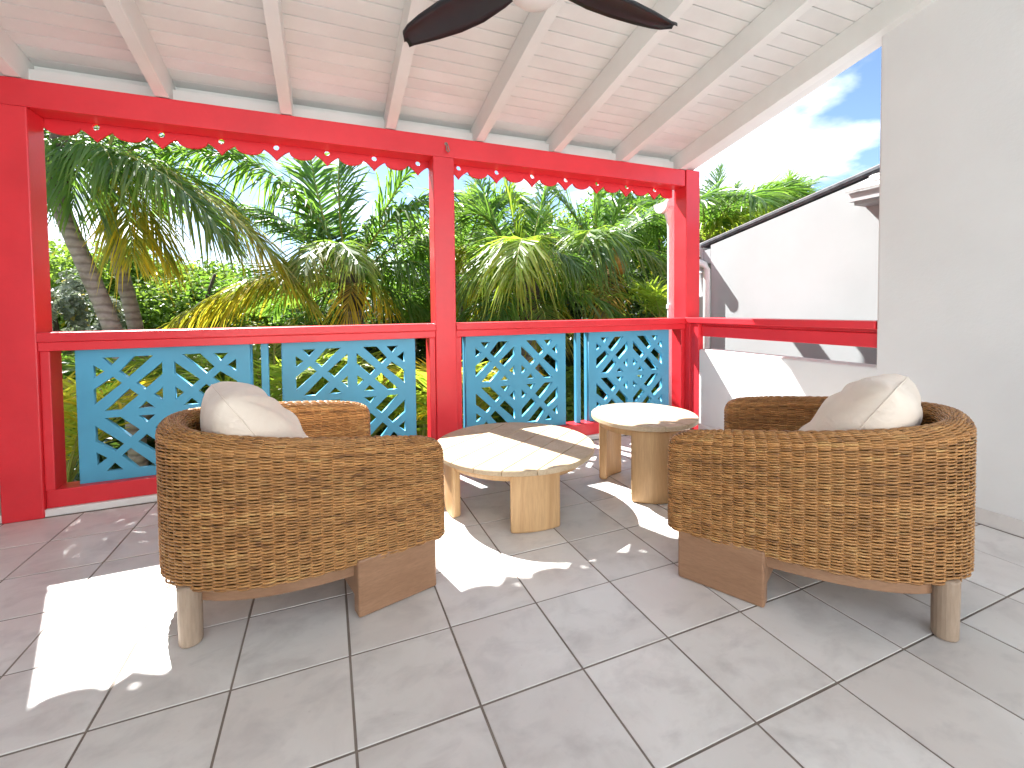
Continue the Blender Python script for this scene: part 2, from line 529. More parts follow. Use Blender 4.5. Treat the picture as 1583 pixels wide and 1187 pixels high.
# ------------------------------------------------------------------ roof: boards, rafters
roof = thing('porch_roof', 'sloping white boarded porch ceiling with exposed rafters', 'roof', (0, 5 * U, 7.5 * U))
XE = 9.42                                      # right-hand edge of the roof
pitch = 0.287
ca, sa = math.cos(math.atan(RS)), math.sin(math.atan(RS))
board_me = None
y1 = 5.78; k = 0
while y1 > YROOF:
    y0 = y1 - pitch * ca
    g = 0.007
    mb = MB()
    pr = [(y1 - g, ceil_z(y1 - g)), (y0 + g, ceil_z(y0 + g)), (y0 + g, ceil_z(y0 + g) + .06), (y1 - g, ceil_z(y1 - g) + .06)]
    mb.prism(pr, lambda y, z: (XL - .5, y, z), lambda y, z: (XE, y, z))
    mb.build('ceiling_board', 'white_board', roof, bevel=.0022)
    y1 = y0; k += 1
dk = [(5.80, ceil_z(5.80) + .075), (YROOF, ceil_z(YROOF) + .075), (YROOF, ceil_z(YROOF) + .2), (5.80, ceil_z(5.80) + .2)]
MB().prism(dk, lambda y, z: (XL - .6, y, z), lambda y, z: (XE + .05, y, z)).build('roof_deck', 'roof_underlay', roof)
for k in range(8):
    xc = -4.66 + 1.943 * k
    wd = .1
    x0, x1 = xc - wd, xc + wd
    if k == 7: x0, x1 = 8.83, 9.06
    ye = 5.74
    pr = [(4.995, ceil_z(4.995) - .47), (5.0, 7.10), (5.5, 7.10), (ye, ceil_z(ye) - .40), (ye, ceil_z(ye) - .004), (YROOF, ceil_z(YROOF) - .004), (YROOF, ceil_z(YROOF) - .47)]
    MB().prism(pr, lambda y, z: (x0, y, z), lambda y, z: (x1, y, z)).build('rafter', 'white_timber', roof, bevel=.005)
# outer verge board beside the last rafter
pr = [(4.98, ceil_z(4.98) - .40), (5.79, ceil_z(5.79) - .40), (5.79, ceil_z(5.79) + .1), (YROOF, ceil_z(YROOF) + .1), (YROOF, ceil_z(YROOF) - .40)]
MB().prism(pr, lambda y, z: (9.075, y, z), lambda y, z: (9.415, y, z)).build('verge_board', 'white_timber', roof, bevel=.005)
MB().box(XL, 8.82, 5.38, 5.44, 7.0, ceil_z(5.44) - .004).build('back_board', 'white_timber', roof)
MB().box(XL, 8.82, 5.22, 5.30, 7.0, ceil_z(5.30) - .15).build('frieze_board', 'white_timber', roof, bevel=.004)

# ------------------------------------------------------------------ red timber: beam, posts, valance
beam = thing('beam', 'red timber beam running under the rafters', 'beam', (2 * U, 5.2 * U, 6.6 * U))
MB().box(XL, 9.02, 5.0, 5.45, 6.645, 7.085).build('beam_timber', 'red_paint', beam, bevel=.006)
hk = thing('metal_hook', 'small metal hook on the beam above the middle post', 'hook', tuple(np.array((2.33, 4.99, 6.86)) * U))
MB().tube([(2.33, 4.995, 6.93), (2.33, 4.93, 6.93), (2.35, 4.90, 6.86), (2.385, 4.91, 6.77), (2.36, 4.92, 6.735), (2.325, 4.92, 6.77), (2.315, 4.92, 6.87)], .013, 6).build('hook_bend', 'hook_metal', hk, True)
MB().tube([(2.33, 5.0, 6.93), (2.33, 4.985, 6.93)], .035, 10).build('hook_plate', 'hook_metal', hk)

PX = [(-5.02, -4.50), (2.04, 2.50), (9.05, 9.53)]
PL = ['broad red porch post at the left end of the railing', 'red porch post in the middle between the two railing bays', 'red corner post beside the white parapet']
for (x0, x1), lb in zip(PX, PL):
    p = thing('porch_post', lb, 'post', ((x0 + x1) / 2 * U, 5.2 * U, 0), 0, 'red porch posts')
    MB().box(x0, x1, 4.985, 5.46, 0.0, 6.643 if x1 < 9 else 7.1).build('post_shaft', 'red_paint', p, bevel=.006)

VY = 5.47
HX = [-3.817 + .938 * k for k in range(14)]


def valance(x0, x1, name, label):
    zb = 6.36
    pts = []
    # lower edge: rounded lobe, notch, pointed ogee around each hole
    def edge(x):
        ph = ((x - HX[0]) / .938) % 1.0           # 0 at a hole
        if ph > .5: ph -= 1
        d = abs(ph)
        if d < .245:                               # pointed tip under the hole
            t = d / .245
            return 6.335 + .21 * (t ** 0.85) + .012 * math.sin(t * math.pi)
        t = (d - .245) / .255                      # round lobe between tips
        return 6.545 - .135 * math.sqrt(max(0, 1 - (1 - t) ** 2.0)) if t < 1 else 6.41
    xs = np.linspace(x0, x1, int((x1 - x0) / .018))
    low = [(x, edge(x)) for x in xs]
    outer = low + [(x1, 7.06), (x0, 7.06)]
    holes = []
    for h in HX:
        if x0 + .08 < h < x1 - .08:
            holes.append([(h + .052 * math.cos(t), 6.60 + .052 * math.sin(t)) for t in np.linspace(0, 2 * math.pi, 20, endpoint=False)])
    y0 = (VY + .03) * U
    me = poly_holes_mesh('valance_board', outer, holes, lambda c: np.stack([c[:, 0], y0 - c[:, 2], c[:, 1]], 1), .06, 'red_paint_valance', .0015)
    o = obj(name, me); tag(o, label, 'valance', 'red scalloped valance boards')
    return o


valance(-4.62, 2.26, 'valance_board', 'red scalloped valance with round holes hanging above the left railing bay')
valance(2.28, 9.0, 'valance_board', 'red scalloped valance with round holes hanging above the right railing bay')

# ------------------------------------------------------------------ railings with fretwork panels
Q = [[(.135, 0), (.37, 0), (.2525, .145)], [(.37, .265), (.585, 0), (.86, 0), (.495, .385)],
     [(.615, .5), (1, .14), (1, .36), (.74, .625)], [(1, .63), (.87, .745), (1, .87)]]
Q = Q + [[(v, u) for u, v in q] for q in Q]


def panel_mesh():
    W, H = 2.60, 2.32
    holes = []
    qw, qh = .965, .925
    for sx in (-1, 1):
        for sz in (-1, 1):
            for q in Q:
                pts = []
                for u, v in q:
                    x = (.095 + (1 - u) * qw) * sx; z = (.065 + (1 - v) * qh) * sz
                    pts.append((x, z))
                # widen the cut a touch so bars match the photo
                c = np.mean(pts, axis=0)
                holes.append([tuple(c + (np.array(p) - c) * 1.04) for p in pts])
    outer = [(-W / 2, -H / 2), (W / 2, -H / 2), (W / 2, H / 2), (-W / 2, H / 2)]
    return poly_holes_mesh('fretwork_panel', outer, holes, lambda c: np.stack([c[:, 0], -c[:, 2], c[:, 1]], 1), .10, 'blue_paint', .0025)


pan_me = panel_mesh()
stile_me = MB().box(-.055, .055, -.03, .09, -1.17, 1.17).mesh('panel_stile', 'blue_paint')
PZ = 1.585


def railing(x0, x1, panels, spindle, label):
    r = thing('balcony_railing', label, 'railing', ((x0 + x1) / 2 * U, 5.2 * U, .13 * U), 0, 'red and blue balcony railings')
    MB().box(x0 - .0, x1 + .0, 4.955, 5.47, 2.885, 3.04).build('handrail', 'red_paint', r, bevel=.006)
    MB().box(x0 + .002, x1 - .002, 5.0, 5.42, 2.735, 2.884).build('apron', 'red_paint', r, bevel=.004)
    MB().box(x0 + .002, x1 - .002, 5.06, 5.42, .127, .425).build('bottom_rail', 'red_paint', r, bevel=.005)
    for s in (0, 1):
        xa = x0 + .002 if s == 0 else x1 - .13
        MB().box(xa, xa + .128, 5.04, 5.40, .427, 2.733).build('end_stile', 'red_paint', r, bevel=.004)
    base = Vector(r.location)
    for xc in panels:
        o = obj('fretwork_panel', pan_me, r); o.location = Vector((xc * U, 5.25 * U, PZ * U)) - base
        for s in (-1, 1):
            q = obj('panel_stile', stile_me, o); q.location = (s * 1.262 * U, .052 * U, 0)
            q.scale = (1, 1, .985)
    MB().box(spindle - .062, spindle + .062, 5.18, 5.31, .427, 2.733).build('spindle', 'blue_paint', r, bevel=.003)
    return r


railing(-4.50, 2.04, (-2.82, .325), -1.275, 'longer looking left railing bay behind the left armchair with blue fretwork')
railing(2.50, 9.05, (4.07, 7.34), 5.73, 'right railing bay behind the two wooden tables with blue fretwork')

sr = thing('side_railing', 'plain red handrail and board above the white parapet', 'railing', (9.2 * U, 2.6 * U, 2.3 * U))
MB().box(9.0, 9.50, YO + .012, 4.99, 2.905, 3.055).build('handrail', 'red_paint', sr, bevel=.006)
MB().box(9.13, 9.40, YO + .012, 4.53, 2.56, 2.83).build('lower_board', 'red_paint', sr, bevel=.005)
MB().box(9.18, 9.34, YO + .012, 4.53, 2.832, 2.903).build('spacer_strip', 'red_paint', sr, bevel=.002)
for q in range(3):
    MB().box(9.035 + .02 * (q % 2), 9.2, 4.53 + q * .153, 4.53 + q * .153 + .148, .002, 2.90).build('end_board', 'red_paint', sr, bevel=.004)

# ------------------------------------------------------------------ our gutter and downpipe
gt = thing('rain_gutter', 'white rain gutter end and downpipe outside the corner post', 'gutter', (9.3 * U, 6.2 * U, 5.5 * U))
prof = [(6.10 + .29 * math.cos(a_), 6.44 + .30 * math.sin(a_)) for a_ in np.linspace(math.pi, 2 * math.pi, 13)] + [(6.10 + .265 * math.cos(a_), 6.44 + .27 * math.sin(a_)) for a_ in np.linspace(2 * math.pi, math.pi, 13)]
MB().prism(prof, lambda y, z: (9.15, y, z), lambda y, z: (9.95, y, z)).build('gutter_channel', 'white_plastic', gt)
MB().prism(prof[:13], lambda y, z: (9.13, y, z), lambda y, z: (9.149, y, z)).build('gutter_end_cap', 'white_plastic', gt)
MB().box(9.16, 9.40, 5.80, 5.86, 6.40, 7.30).build('gutter_board', 'white_plastic', gt, bevel=.003)
MB().lathe([(.19, 6.30), (.2, 6.12), (.15, 5.95), (.115, 5.8), (.105, 5.6), (.105, -8.2)], 9.40, 5.95, 20).build('downpipe', 'white_plastic', gt, True)
MB().lathe([(.135, 3.3), (.135, 3.42)], 9.40, 5.95, 20).build('pipe_bracket', 'white_plastic', gt)

# ------------------------------------------------------------------ white house next door
nh = thing('white_house', 'white gabled house wing with a dark roof edge next door', 'house', (12 * U, 3 * U, GZ))
NX = 11.0
RN = 0.2045


def nz(y): return 5.345 + RN * (6.335 - y)


gzt = GZ / U
poly = [(-12, gzt), (5.98, gzt), (5.98, nz(5.98) - .16), (-12, nz(-12) - .16)]
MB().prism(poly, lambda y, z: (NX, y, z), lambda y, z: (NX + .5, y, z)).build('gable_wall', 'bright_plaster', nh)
# roof slab in three thin layers so that the verge reads as stacked shingles over dark trim
for nm, mt, xo, zo, t, ye in (('roof_trim', 'roof_edge', -.012, -.105, .055, 6.42), ('roof_covering', 'roof_edge', -.03, -.048, .062, 6.55), ('roof_flashing', 'fascia_grey', -.025, .0155, .02, 6.56)):
    pr = [(ye, nz(ye) + zo), (ye, nz(ye) + zo + t), (-12, nz(-12) + zo + t), (-12, nz(-12) + zo)]
    MB().prism(pr, lambda y, z: (NX + xo, y, z), lambda y, z: (NX + 9, y, z)).build(nm, mt, nh)
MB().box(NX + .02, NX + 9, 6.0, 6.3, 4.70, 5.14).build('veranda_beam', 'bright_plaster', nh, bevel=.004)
MB().box(NX - .03, NX + 9, 6.3, 6.36, 4.82, 5.16).build('fascia', 'fascia_grey', nh)
prof2 = [(6.37, 5.29), (6.37, 5.12), (6.42, 5.0), (6.53, 4.96), (6.64, 5.0), (6.70, 5.12), (6.72, 5.29)]
MB().prism(prof2, lambda y, z: (NX - .55, y, z), lambda y, z: (NX + 9, y, z)).build('gutter', 'white_plastic', nh)
MB().tube([(NX - .17, 6.5, 5.02), (NX - .17, 6.48, 4.86), (NX - .15, 6.3, 4.74), (NX - .13, 6.1, 4.66), (NX - .12, 6.02, 4.5), (NX - .12, 6.02, gzt)], .105, 14).build('downpipe', 'white_plastic', nh, True)
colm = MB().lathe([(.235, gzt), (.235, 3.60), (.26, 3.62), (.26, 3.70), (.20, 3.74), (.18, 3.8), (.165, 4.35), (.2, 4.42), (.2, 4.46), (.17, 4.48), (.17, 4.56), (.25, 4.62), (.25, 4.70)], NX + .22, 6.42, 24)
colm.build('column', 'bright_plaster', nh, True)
# hipped side roof of the main house, nearer to the camera: courses of slate over a fascia
hp = thing('side_eave', 'grey shingled eave with a fascia jutting from the white gable wall', 'eave', (10.6 * U, 1.0 * U, 5.7 * U))
EX, EY = 10.5, 1.83
for c in range(7):
    s0, s1 = c * .26, c * .26 + .30
    sl_x, sl_z, sl_y = .80, .60, .42             # run in x, rise in z, hip set-back in y per unit
    xa, za, ya = EX + s0 * sl_x, 5.80 + s0 * sl_z, EY - s0 * sl_y
    xb, zb, yb = EX + s1 * sl_x, 5.80 + s1 * sl_z, EY - s1 * sl_y
    t = .045
    vs = [(xa, ya, za + t), (xa, -9, za + t), (xb, -9, zb), (xb, yb, zb), (xa, ya, za), (xa, -9, za), (xb, -9, zb - t), (xb, yb, zb - t)]
    MB().add(vs, [(0, 1, 2, 3), (4, 7, 6, 5), (0, 4, 5, 1), (0, 3, 7, 4), (3, 2, 6, 7), (1, 5, 6, 2)]).build('shingle_course', 'shingle', hp)
MB().add([(EX + .04, EY - .04, 5.60), (EX + .04, -9, 5.60), (EX + .04, -9, 5.79), (EX + .04, EY - .04, 5.79), (EX + .14, EY - .04, 5.60), (EX + .14, -9, 5.60), (EX + .14, -9, 5.79), (EX + .14, EY - .04, 5.79)],
         [(0, 1, 2, 3), (4, 7, 6, 5), (0, 3, 7, 4), (0, 4, 5, 1), (3, 2, 6, 7)]).build('fascia', 'fascia_grey', hp)
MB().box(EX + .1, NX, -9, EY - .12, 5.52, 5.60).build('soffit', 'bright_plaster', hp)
MB().box(EX + .142, NX - .002, EY - .2, EY - .05, 5.602, 5.82).build('end_board', 'fascia_grey', hp)

# ------------------------------------------------------------------ ceiling fan
FX, FY, FZ = 2.04, -.05, 6.97
fan = thing('ceiling_fan', 'black three bladed ceiling fan with a white globe light', 'fan', (FX * U, FY * U, FZ * U))
MB().lathe([(.05, FZ + .2), (.05, ceil_z(FY) - .45), (.2, ceil_z(FY) - .42), (.26, ceil_z(FY) - .25), (.26, ceil_z(FY) + .02)], FX, FY, 24).build('down_rod', 'fan_black', fan, True)
MB().lathe([(.16, FZ + .28), (.3, FZ + .22), (.36, FZ + .08), (.36, FZ - .1), (.3, FZ - .16)], FX, FY, 32).build('motor_housing', 'fan_black', fan, True)
MB().lathe([(.25, FZ - .162), (.275, FZ - .18), (.265, FZ - .22), (.215, FZ - .265), (.13, FZ - .29), (.02, FZ - .30)], FX, FY, 32).build('light_dome', 'lamp_glass', fan, True)
bl = MB()
secs = [(.28, .10, -.10), (.5, .17, -.16), (.85, .235, -.215), (1.2, .235, -.215), (1.55, .20, -.175), (1.80, .155, -.13), (1.93, .105, -.105), (2.02, -.01, -.10)]
vs = []; fs = []
for r_, hi, lo in secs:
    n = 7
    for q in range(n):
        t = q / (n - 1); w_ = lo + (hi - lo) * t
        camber = .035 * (1 - (2 * t - 1) ** 2)
        z = .42 * w_ * .55 + camber - .02
        vs.append((r_, w_, z + .012))
    for q in range(n):
        t = q / (n - 1); w_ = lo + (hi - lo) * t
        camber = .035 * (1 - (2 * t - 1) ** 2)
        vs.append((r_, w_, .42 * w_ * .55 + camber - .045))
n = 7
for i in range(len(secs) - 1):
    A, B = i * 14, (i + 1) * 14
    for q in range(n - 1):
        fs.append((A + q, B + q, B + q + 1, A + q + 1)); fs.append((A + 7 + q, A + 8 + q, B + 8 + q, B + 7 + q))
    fs.append((A, A + 7, B + 7, B)); fs.append((A + 6, B + 6, B + 13, A + 13))
E_ = (len(secs) - 1) * 14
for base in (0, E_):
    for q in range(n - 1): fs.append((base + q, base + q + 1, base + q + 8, base + q + 7))
bl_me = bl.add(vs, fs).mesh('blade', 'fan_black', True)
for k in range(3):
    o = obj('blade', bl_me, fan); o.rotation_euler = (0, 0, .08 + k * 2 * math.pi / 3)

# ------------------------------------------------------------------ tables
def clip_poly(poly, nx, ny, d, keep_ge):
    out = []
    for i in range(len(poly)):
        p, q = poly[i], poly[(i + 1) % len(poly)]
        a_, b_ = p[0] * nx + p[1] * ny - d, q[0] * nx + q[1] * ny - d
        if not keep_ge: a_, b_ = -a_, -b_
        if a_ >= 0: out.append(p)
        if (a_ >= 0) != (b_ >= 0):
            t = a_ / (a_ - b_); out.append((p[0] + (q[0] - p[0]) * t, p[1] + (q[1] - p[1]) * t))
    return out


def table(name, label, cx, cy, R, ztop, ang, seams, legs, half, leg_r, apron_r, group):
    t = thing(name, label, 'table', (cx * U, cy * U, 0), 0, group)
    circ = [(R * math.cos(a_), R * math.sin(a_)) for a_ in np.linspace(0, 2 * math.pi, 96, endpoint=False)]
    nx, ny = -math.sin(ang), math.cos(ang)
    edges = [-99] + seams + [99]
    for i in range(len(edges) - 1):
        pl = clip_poly(clip_poly(circ, nx, ny, edges[i] + .009, True), nx, ny, edges[i + 1] - .009, False)
        pl = [p for j, p in enumerate(pl) if math.hypot(p[0] - pl[j - 1][0], p[1] - pl[j - 1][1]) > 1e-4]
        # plank meshes lie along local x so that the grain runs lengthwise
        ca_, sa_ = math.cos(ang), math.sin(ang)
        loc = [(p[0] * ca_ + p[1] * sa_, -p[0] * sa_ + p[1] * ca_) for p in pl]
        mb = MB(); n = len(loc); c_ = np.mean(loc, axis=0)
        rings = []
        for ins, z in ((.02, ztop - .085), (0, ztop - .07), (0, ztop - .014), (.012, ztop)):
            rings.append([(c_[0] + (p[0] - c_[0]) * (1 - ins / max(.1, math.hypot(*(np.array(p) - c_)))), c_[1] + (p[1] - c_[1]) * (1 - ins / max(.1, math.hypot(*(np.array(p) - c_)))), z) for p in loc])
        vs_ = [v for r_ in rings for v in r_]; fs_ = []
        for r_ in range(3):
            for q in range(n): fs_.append((r_ * n + q, r_ * n + (q + 1) % n, (r_ + 1) * n + (q + 1) % n, (r_ + 1) * n + q))
        fs_.append(tuple(range(n))[::-1]); fs_.append(tuple(3 * n + q for q in range(n)))
        me = mb.add(vs_, fs_).mesh('top_plank', 'table_top_wood')
        o = obj('top_plank', me, t); o.rotation_euler = (0, 0, ang)
    # apron ring under the top
    a_ = np.linspace(0, 2 * math.pi, 72, endpoint=False)
    vs_ = []
    for r_, z in ((apron_r, ztop - .088), (apron_r, ztop - .22), (apron_r - .1, ztop - .22), (apron_r - .1, ztop - .088)):
        vs_ += [(cx + r_ * math.cos(x), cy + r_ * math.sin(x), z) for x in a_]
    fs_ = [(r_ * 72 + q, r_ * 72 + (q + 1) % 72, ((r_ + 1) % 4) * 72 + (q + 1) % 72, ((r_ + 1) % 4) * 72 + q) for r_ in range(4) for q in range(72)]
    MB().add(vs_, fs_).build('apron', 'table_leg_wood', t, True)
    MB().lathe([(R * .93, ztop - .087), (R * .93, ztop - .10)], cx, cy, 48).build('under_board', 'table_top_wood', t)
    for la in legs:
        la = math.radians(la); h = math.radians(half)
        pl = [(leg_r * math.cos(la + x), leg_r * math.sin(la + x)) for x in np.linspace(-h, h, 14)]
        pl += [((leg_r - .15) * math.cos(la + x), (leg_r - .15) * math.sin(la + x)) for x in np.linspace(h, -h, 14)]
        o = MB().prism(pl, lambda x, y: (cx + x, cy + y, 0.003), lambda x, y: (cx + x, cy + y, ztop - .10)).build('leg', 'table_leg_wood', t, bevel=.012)
    return t


table('coffee_table', 'low wide round wooden coffee table between the armchairs', 2.86, 2.63, 1.385, 1.0, math.radians(36),
      [-.98, -.55, -.12, .31, .80], [-97, 45, 176], 19, 1.24, 1.20, 'round wooden tables')
table('side_table', 'taller narrow round wooden side table beside the right armchair', 5.31, 2.2, .955, 1.36, math.radians(-67),
      [-.62, -.22, .18, .58], [240, 112, -4], 24, .83, .80, 'round wooden tables')

# ------------------------------------------------------------------ armchairs (local frame: x right, y forward, front edge y=0, tiles)
CW, CD, CN = 1.40, 2.66, 2.6


def uloop(W, D, n, N_):
    t = np.linspace(0, math.pi, N_)
    c, s = np.cos(t), np.sin(t)
    return np.stack([W * np.sign(c) * np.abs(c) ** (2 / n), -D * np.abs(s) ** (2 / n)], 1)


def resample(p, n, closed=False):
    if closed: p = np.vstack([p, p[:1]])
    d = np.r_[0, np.cumsum(np.hypot(*np.diff(p, axis=0).T))]
    t = np.linspace(0, d[-1], n + 1 if closed else n)
    q = np.stack([np.interp(t, d, p[:, i]) for i in range(p.shape[1])], 1)
    return (q[:-1] if closed else q), d[-1]


def chair_loop(th):
    """closed outline of the shell and the centre line point of every outline point"""
    n = 900
    out = resample(uloop(CW, CD, CN, 2400), n)[0]
    inn = resample(uloop(CW - 2 * th, CD - 2 * th, CN, 2400), n)[0]
    mid = (out + inn) / 2
    caps = np.linspace(0, math.pi, 40)[1:-1]
    cl = np.array([mid[-1] + th * np.array([-math.cos(x), math.sin(x)]) for x in caps])      # far (left) front end
    cr = np.array([mid[0] + th * np.array([-math.cos(x), math.sin(x)]) for x in caps])
    loop = np.vstack([out, cl, inn[::-1], cr])
    mm = np.vstack([mid, np.repeat(mid[-1:], len(cl), 0), mid[::-1], np.repeat(mid[:1], len(cr), 0)])
    return loop, mm


TH = .125
CZB = .58


def ztop_at(y):
    f = np.clip(-y / CD, 0, 1)
    z = 1.825 + .335 * f ** 1.1
    return z


def front_round(p, zt):
    """pull the front end of the arms back near the top so that the upper corner is rounded"""
    r = .27; R2 = .55
    dz = np.clip(p[:, 2] - (zt - r), 0, r)
    sh = (r - np.sqrt(np.maximum(r * r - dz * dz, 0))) * .95
    p[:, 1] -= sh * np.clip((p[:, 1] + R2) / (R2 + TH), 0, 1)
    return p


def wicker_mesh():
    loop, mid = chair_loop(TH)
    full = np.hstack([loop, mid])
    P = np.vstack([full, full[:1]])
    d = np.r_[0, np.cumsum(np.hypot(*np.diff(P[:, :2], axis=0).T))]
    per = d[-1]
    ncol = int(per / .113) // 2 * 2
    SP = 6
    ns = ncol * SP
    t = np.arange(ns) / ns * per
    L = np.stack([np.interp(t, d, P[:, i]) for i in range(4)], 1)
    xy, mc = L[:, :2], L[:, 2:]
    tan = np.roll(xy, -1, 0) - np.roll(xy, 1, 0); tan /= np.linalg.norm(tan, axis=1)[:, None]
    nor = np.stack([tan[:, 1], -tan[:, 0]], 1)
    s_ = np.sign(((xy - mc) * nor).sum(1)); s_[s_ == 0] = 1
    nor *= s_[:, None]
    zt = ztop_at(mc[:, 1])
    rows = 84; roll = 17
    V = []; Fc = []; C = []
    pal = np.array([(.43, .205, .064), (.48, .24, .080), (.35, .16, .047), (.21, .092, .030), (.54, .30, .105)])
    j = np.arange(ns)
    hrow = (1.83 - TH - CZB) / rows
    for i in range(rows + roll):
        if i < rows:
            k = 1.0; z = CZB + (zt - TH - CZB) * ((i + .5) / rows); ph = 0.0
        else:
            ph = (i - rows + .4) / roll * math.pi / 2
            k = math.cos(ph); z = zt - TH + TH * math.sin(ph)
        c3 = np.concatenate([mc + (xy - mc) * k, z[:, None]], 1)
        n3 = np.concatenate([nor * math.cos(ph), np.full((ns, 1), math.sin(ph))], 1)
        v3 = np.concatenate([-nor * math.sin(ph), np.full((ns, 1), math.cos(ph))], 1)
        wav = np.cos(math.pi * (j / SP) + math.pi * (i % 2))
        wav = np.sign(wav) * np.abs(wav) ** .6
        off = .013 * wav + rng.normal(0, .0012, ns)
        jit = rng.normal(0, .0008, ns) + .0025 * np.sin(j * .11 + i * 1.7)
        c3 = c3 + n3 * off[:, None] + v3 * jit[:, None]
        hh = hrow * .92 * (1 + .12 * rng.normal())
        tt = .010
        b = len(V)
        ring = np.stack([c3 + n3 * tt, c3 + v3 * hh, c3 - n3 * tt, c3 - v3 * hh], 1).reshape(-1, 3)
        base = sum(len(x) for x in V)
        ring = front_round(ring, np.repeat(zt, 4))
        V.append(ring)
        a0 = base + j * 4; a1 = base + ((j + 1) % ns) * 4
        for q in range(4):
            Fc.append(np.stack([a0 + q, a1 + q, a1 + (q + 1) % 4, a0 + (q + 1) % 4], 1))
        # colour: per strand tone, with dark stretches of a few columns
        cell = (j // SP)
        if i % 5 == 0: rndA = rng.random(ncol); rndA = (rndA * 2 + np.roll(rndA, 1)) / 3
        sm = rndA[cell] * .65 + .35 * rng.random()
        sm = np.clip(sm, 0, .999)
        idx = np.where(sm < .19, 3, np.where(sm < .36, 2, np.where(sm < .62, 0, np.where(sm < .80, 1, 4))))
        cc = np.clip(pal[idx] * rng.uniform(.78, 1.2), .01, .6)
        C.append(np.repeat(cc, 4, 0))
    V = np.vstack(V) * U; Fc = np.vstack(Fc); C = np.vstack(C)
    me = bpy.data.meshes.new('woven_shell')
    me.from_pydata(V, [], Fc)
    at_ = me.color_attributes.new('Col', 'FLOAT_COLOR', 'POINT')
    at_.data.foreach_set('color', np.hstack([C, np.ones((len(C), 1))]).ravel())
    me.materials.append(M['wicker'])
    me.polygons.foreach_set('use_smooth', [True] * len(me.polygons))
    me.update()
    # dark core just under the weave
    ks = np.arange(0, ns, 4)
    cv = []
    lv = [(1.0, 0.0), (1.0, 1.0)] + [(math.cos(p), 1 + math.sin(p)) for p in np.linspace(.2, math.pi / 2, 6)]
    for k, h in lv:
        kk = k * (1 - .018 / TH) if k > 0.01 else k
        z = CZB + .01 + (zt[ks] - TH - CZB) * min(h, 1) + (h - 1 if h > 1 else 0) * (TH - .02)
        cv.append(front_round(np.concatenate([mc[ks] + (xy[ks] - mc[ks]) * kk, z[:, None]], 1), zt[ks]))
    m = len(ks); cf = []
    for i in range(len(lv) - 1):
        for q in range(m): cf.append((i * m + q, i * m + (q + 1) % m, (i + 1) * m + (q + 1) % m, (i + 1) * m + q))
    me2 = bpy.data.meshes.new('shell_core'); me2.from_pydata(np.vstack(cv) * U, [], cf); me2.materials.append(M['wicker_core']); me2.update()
    return me, me2


wk_me, core_me = wicker_mesh()


def build_chair():
    r = thing('armchair', 'x', 'armchair')
    o = obj('woven_shell', wk_me, r); o['kind'] = 'stuff'
    obj('shell_core', core_me, o)
    # curved wooden seat frame showing under the weave
    out = resample(uloop(CW - .10, CD - .10, CN, 1200), 90)[0]; inn = resample(uloop(CW - .30, CD - .30, CN, 1200), 90)[0]
    pl = [tuple(p) for p in out] + [tuple(p) for p in inn[::-1]]
    n = len(pl); m = 90
    mb = MB()
    vs_ = [(*p, .41) for p in pl] + [(*p, .62) for p in pl]
    fs_ = []
    for q in range(m - 1):
        a_, b_ = q, q + 1; c_, d_ = n - 1 - q - 1, n - 1 - q
        fs_.append((a_, d_, c_, b_)); fs_.append((n + a_, n + b_, n + c_, n + d_))
    for q in range(n): fs_.append((q, (q + 1) % n, n + (q + 1) % n, n + q))
    mb.add(vs_, fs_).build('seat_frame', 'chair_base_wood', r, bevel=.006)
    ins = [tuple(p) for p in resample(uloop(CW - .28, CD - .28, CN, 1200), 60)[0]]
    MB().prism(ins, lambda x, y: (x, y, .50), lambda x, y: (x, y, .60)).build('seat_board', 'chair_base_wood', r)
    for s in (-1, 1):
        x0, x1 = (s * (CW + .0), s * (CW - .17))
        MB().box(min(x0, x1), max(x0, x1), -.965, -.02, 0.003, .64).build('front_leg', 'chair_base_wood', r, bevel=.008)
        MB().lathe([(.105, .003), (.11, .62)], s * .685, -2.43, 20).build('back_leg', 'chair_leg_wood', r, bevel=.009)
    MB().box(-CW + .172, CW - .172, -.95, -.80, .16, .52).build('cross_board', 'chair_base_wood', r, bevel=.006)
    return r


def copy_tree(o, parent=None):
    c = o.copy(); COL.objects.link(c); c.parent = parent
    for ch in o.children: copy_tree(ch, c)
    return c


chL = build_chair()
fL = np.array((.966, .256)); fL /= np.linalg.norm(fL)
fR = np.array((-.456, .89)); fR /= np.linalg.norm(fR)


def chair_place(o, front, f, side):
    r = np.array([f[1], -f[0]]); p = np.array(front) - r * CW * side
    o.location = (p[0] * U, p[1] * U, 0)
    o.rotation_euler = (0, 0, math.atan2(f[1], f[0]) - math.pi / 2)
    return p


chR = copy_tree(chL)
chair_place(chL, (1.048, .739), fL, 1)
chair_place(chR, (3.826, -.226), fR, -1)
tag(chL, 'left barrel armchair of brown woven wicker turned toward the coffee table', 'armchair', 'wicker armchairs')
tag(chR, 'right barrel armchair of brown woven wicker near the white wall', 'armchair', 'wicker armchairs')


def seat_cushion_mesh():
    ins = resample(uloop(CW - .30, CD - .30, CN, 1200), 64)[0]
    ins[:, 1] += .06
    c = ins.mean(0)
    mb = MB(); rings = []
    for k, z in ((.90, .62), (.985, .66), (1.0, .76), (1.0, 1.0), (.985, 1.10), (.9, 1.15), (.5, 1.18)):
        rings.append([(*(c + (p - c) * k), z) for p in ins])
    n = len(ins); vs_ = [v for r_ in rings for v in r_]; fs_ = []
    for r_ in range(len(rings) - 1):
        for q in range(n): fs_.append((r_ * n + q, r_ * n + (q + 1) % n, (r_ + 1) * n + (q + 1) % n, (r_ + 1) * n + q))
    fs_.append(tuple(range(n))[::-1]); fs_.append(tuple((len(rings) - 1) * n + q for q in range(n)))
    return mb.add(vs_, fs_).mesh('seat_cushion', 'fabric', True)


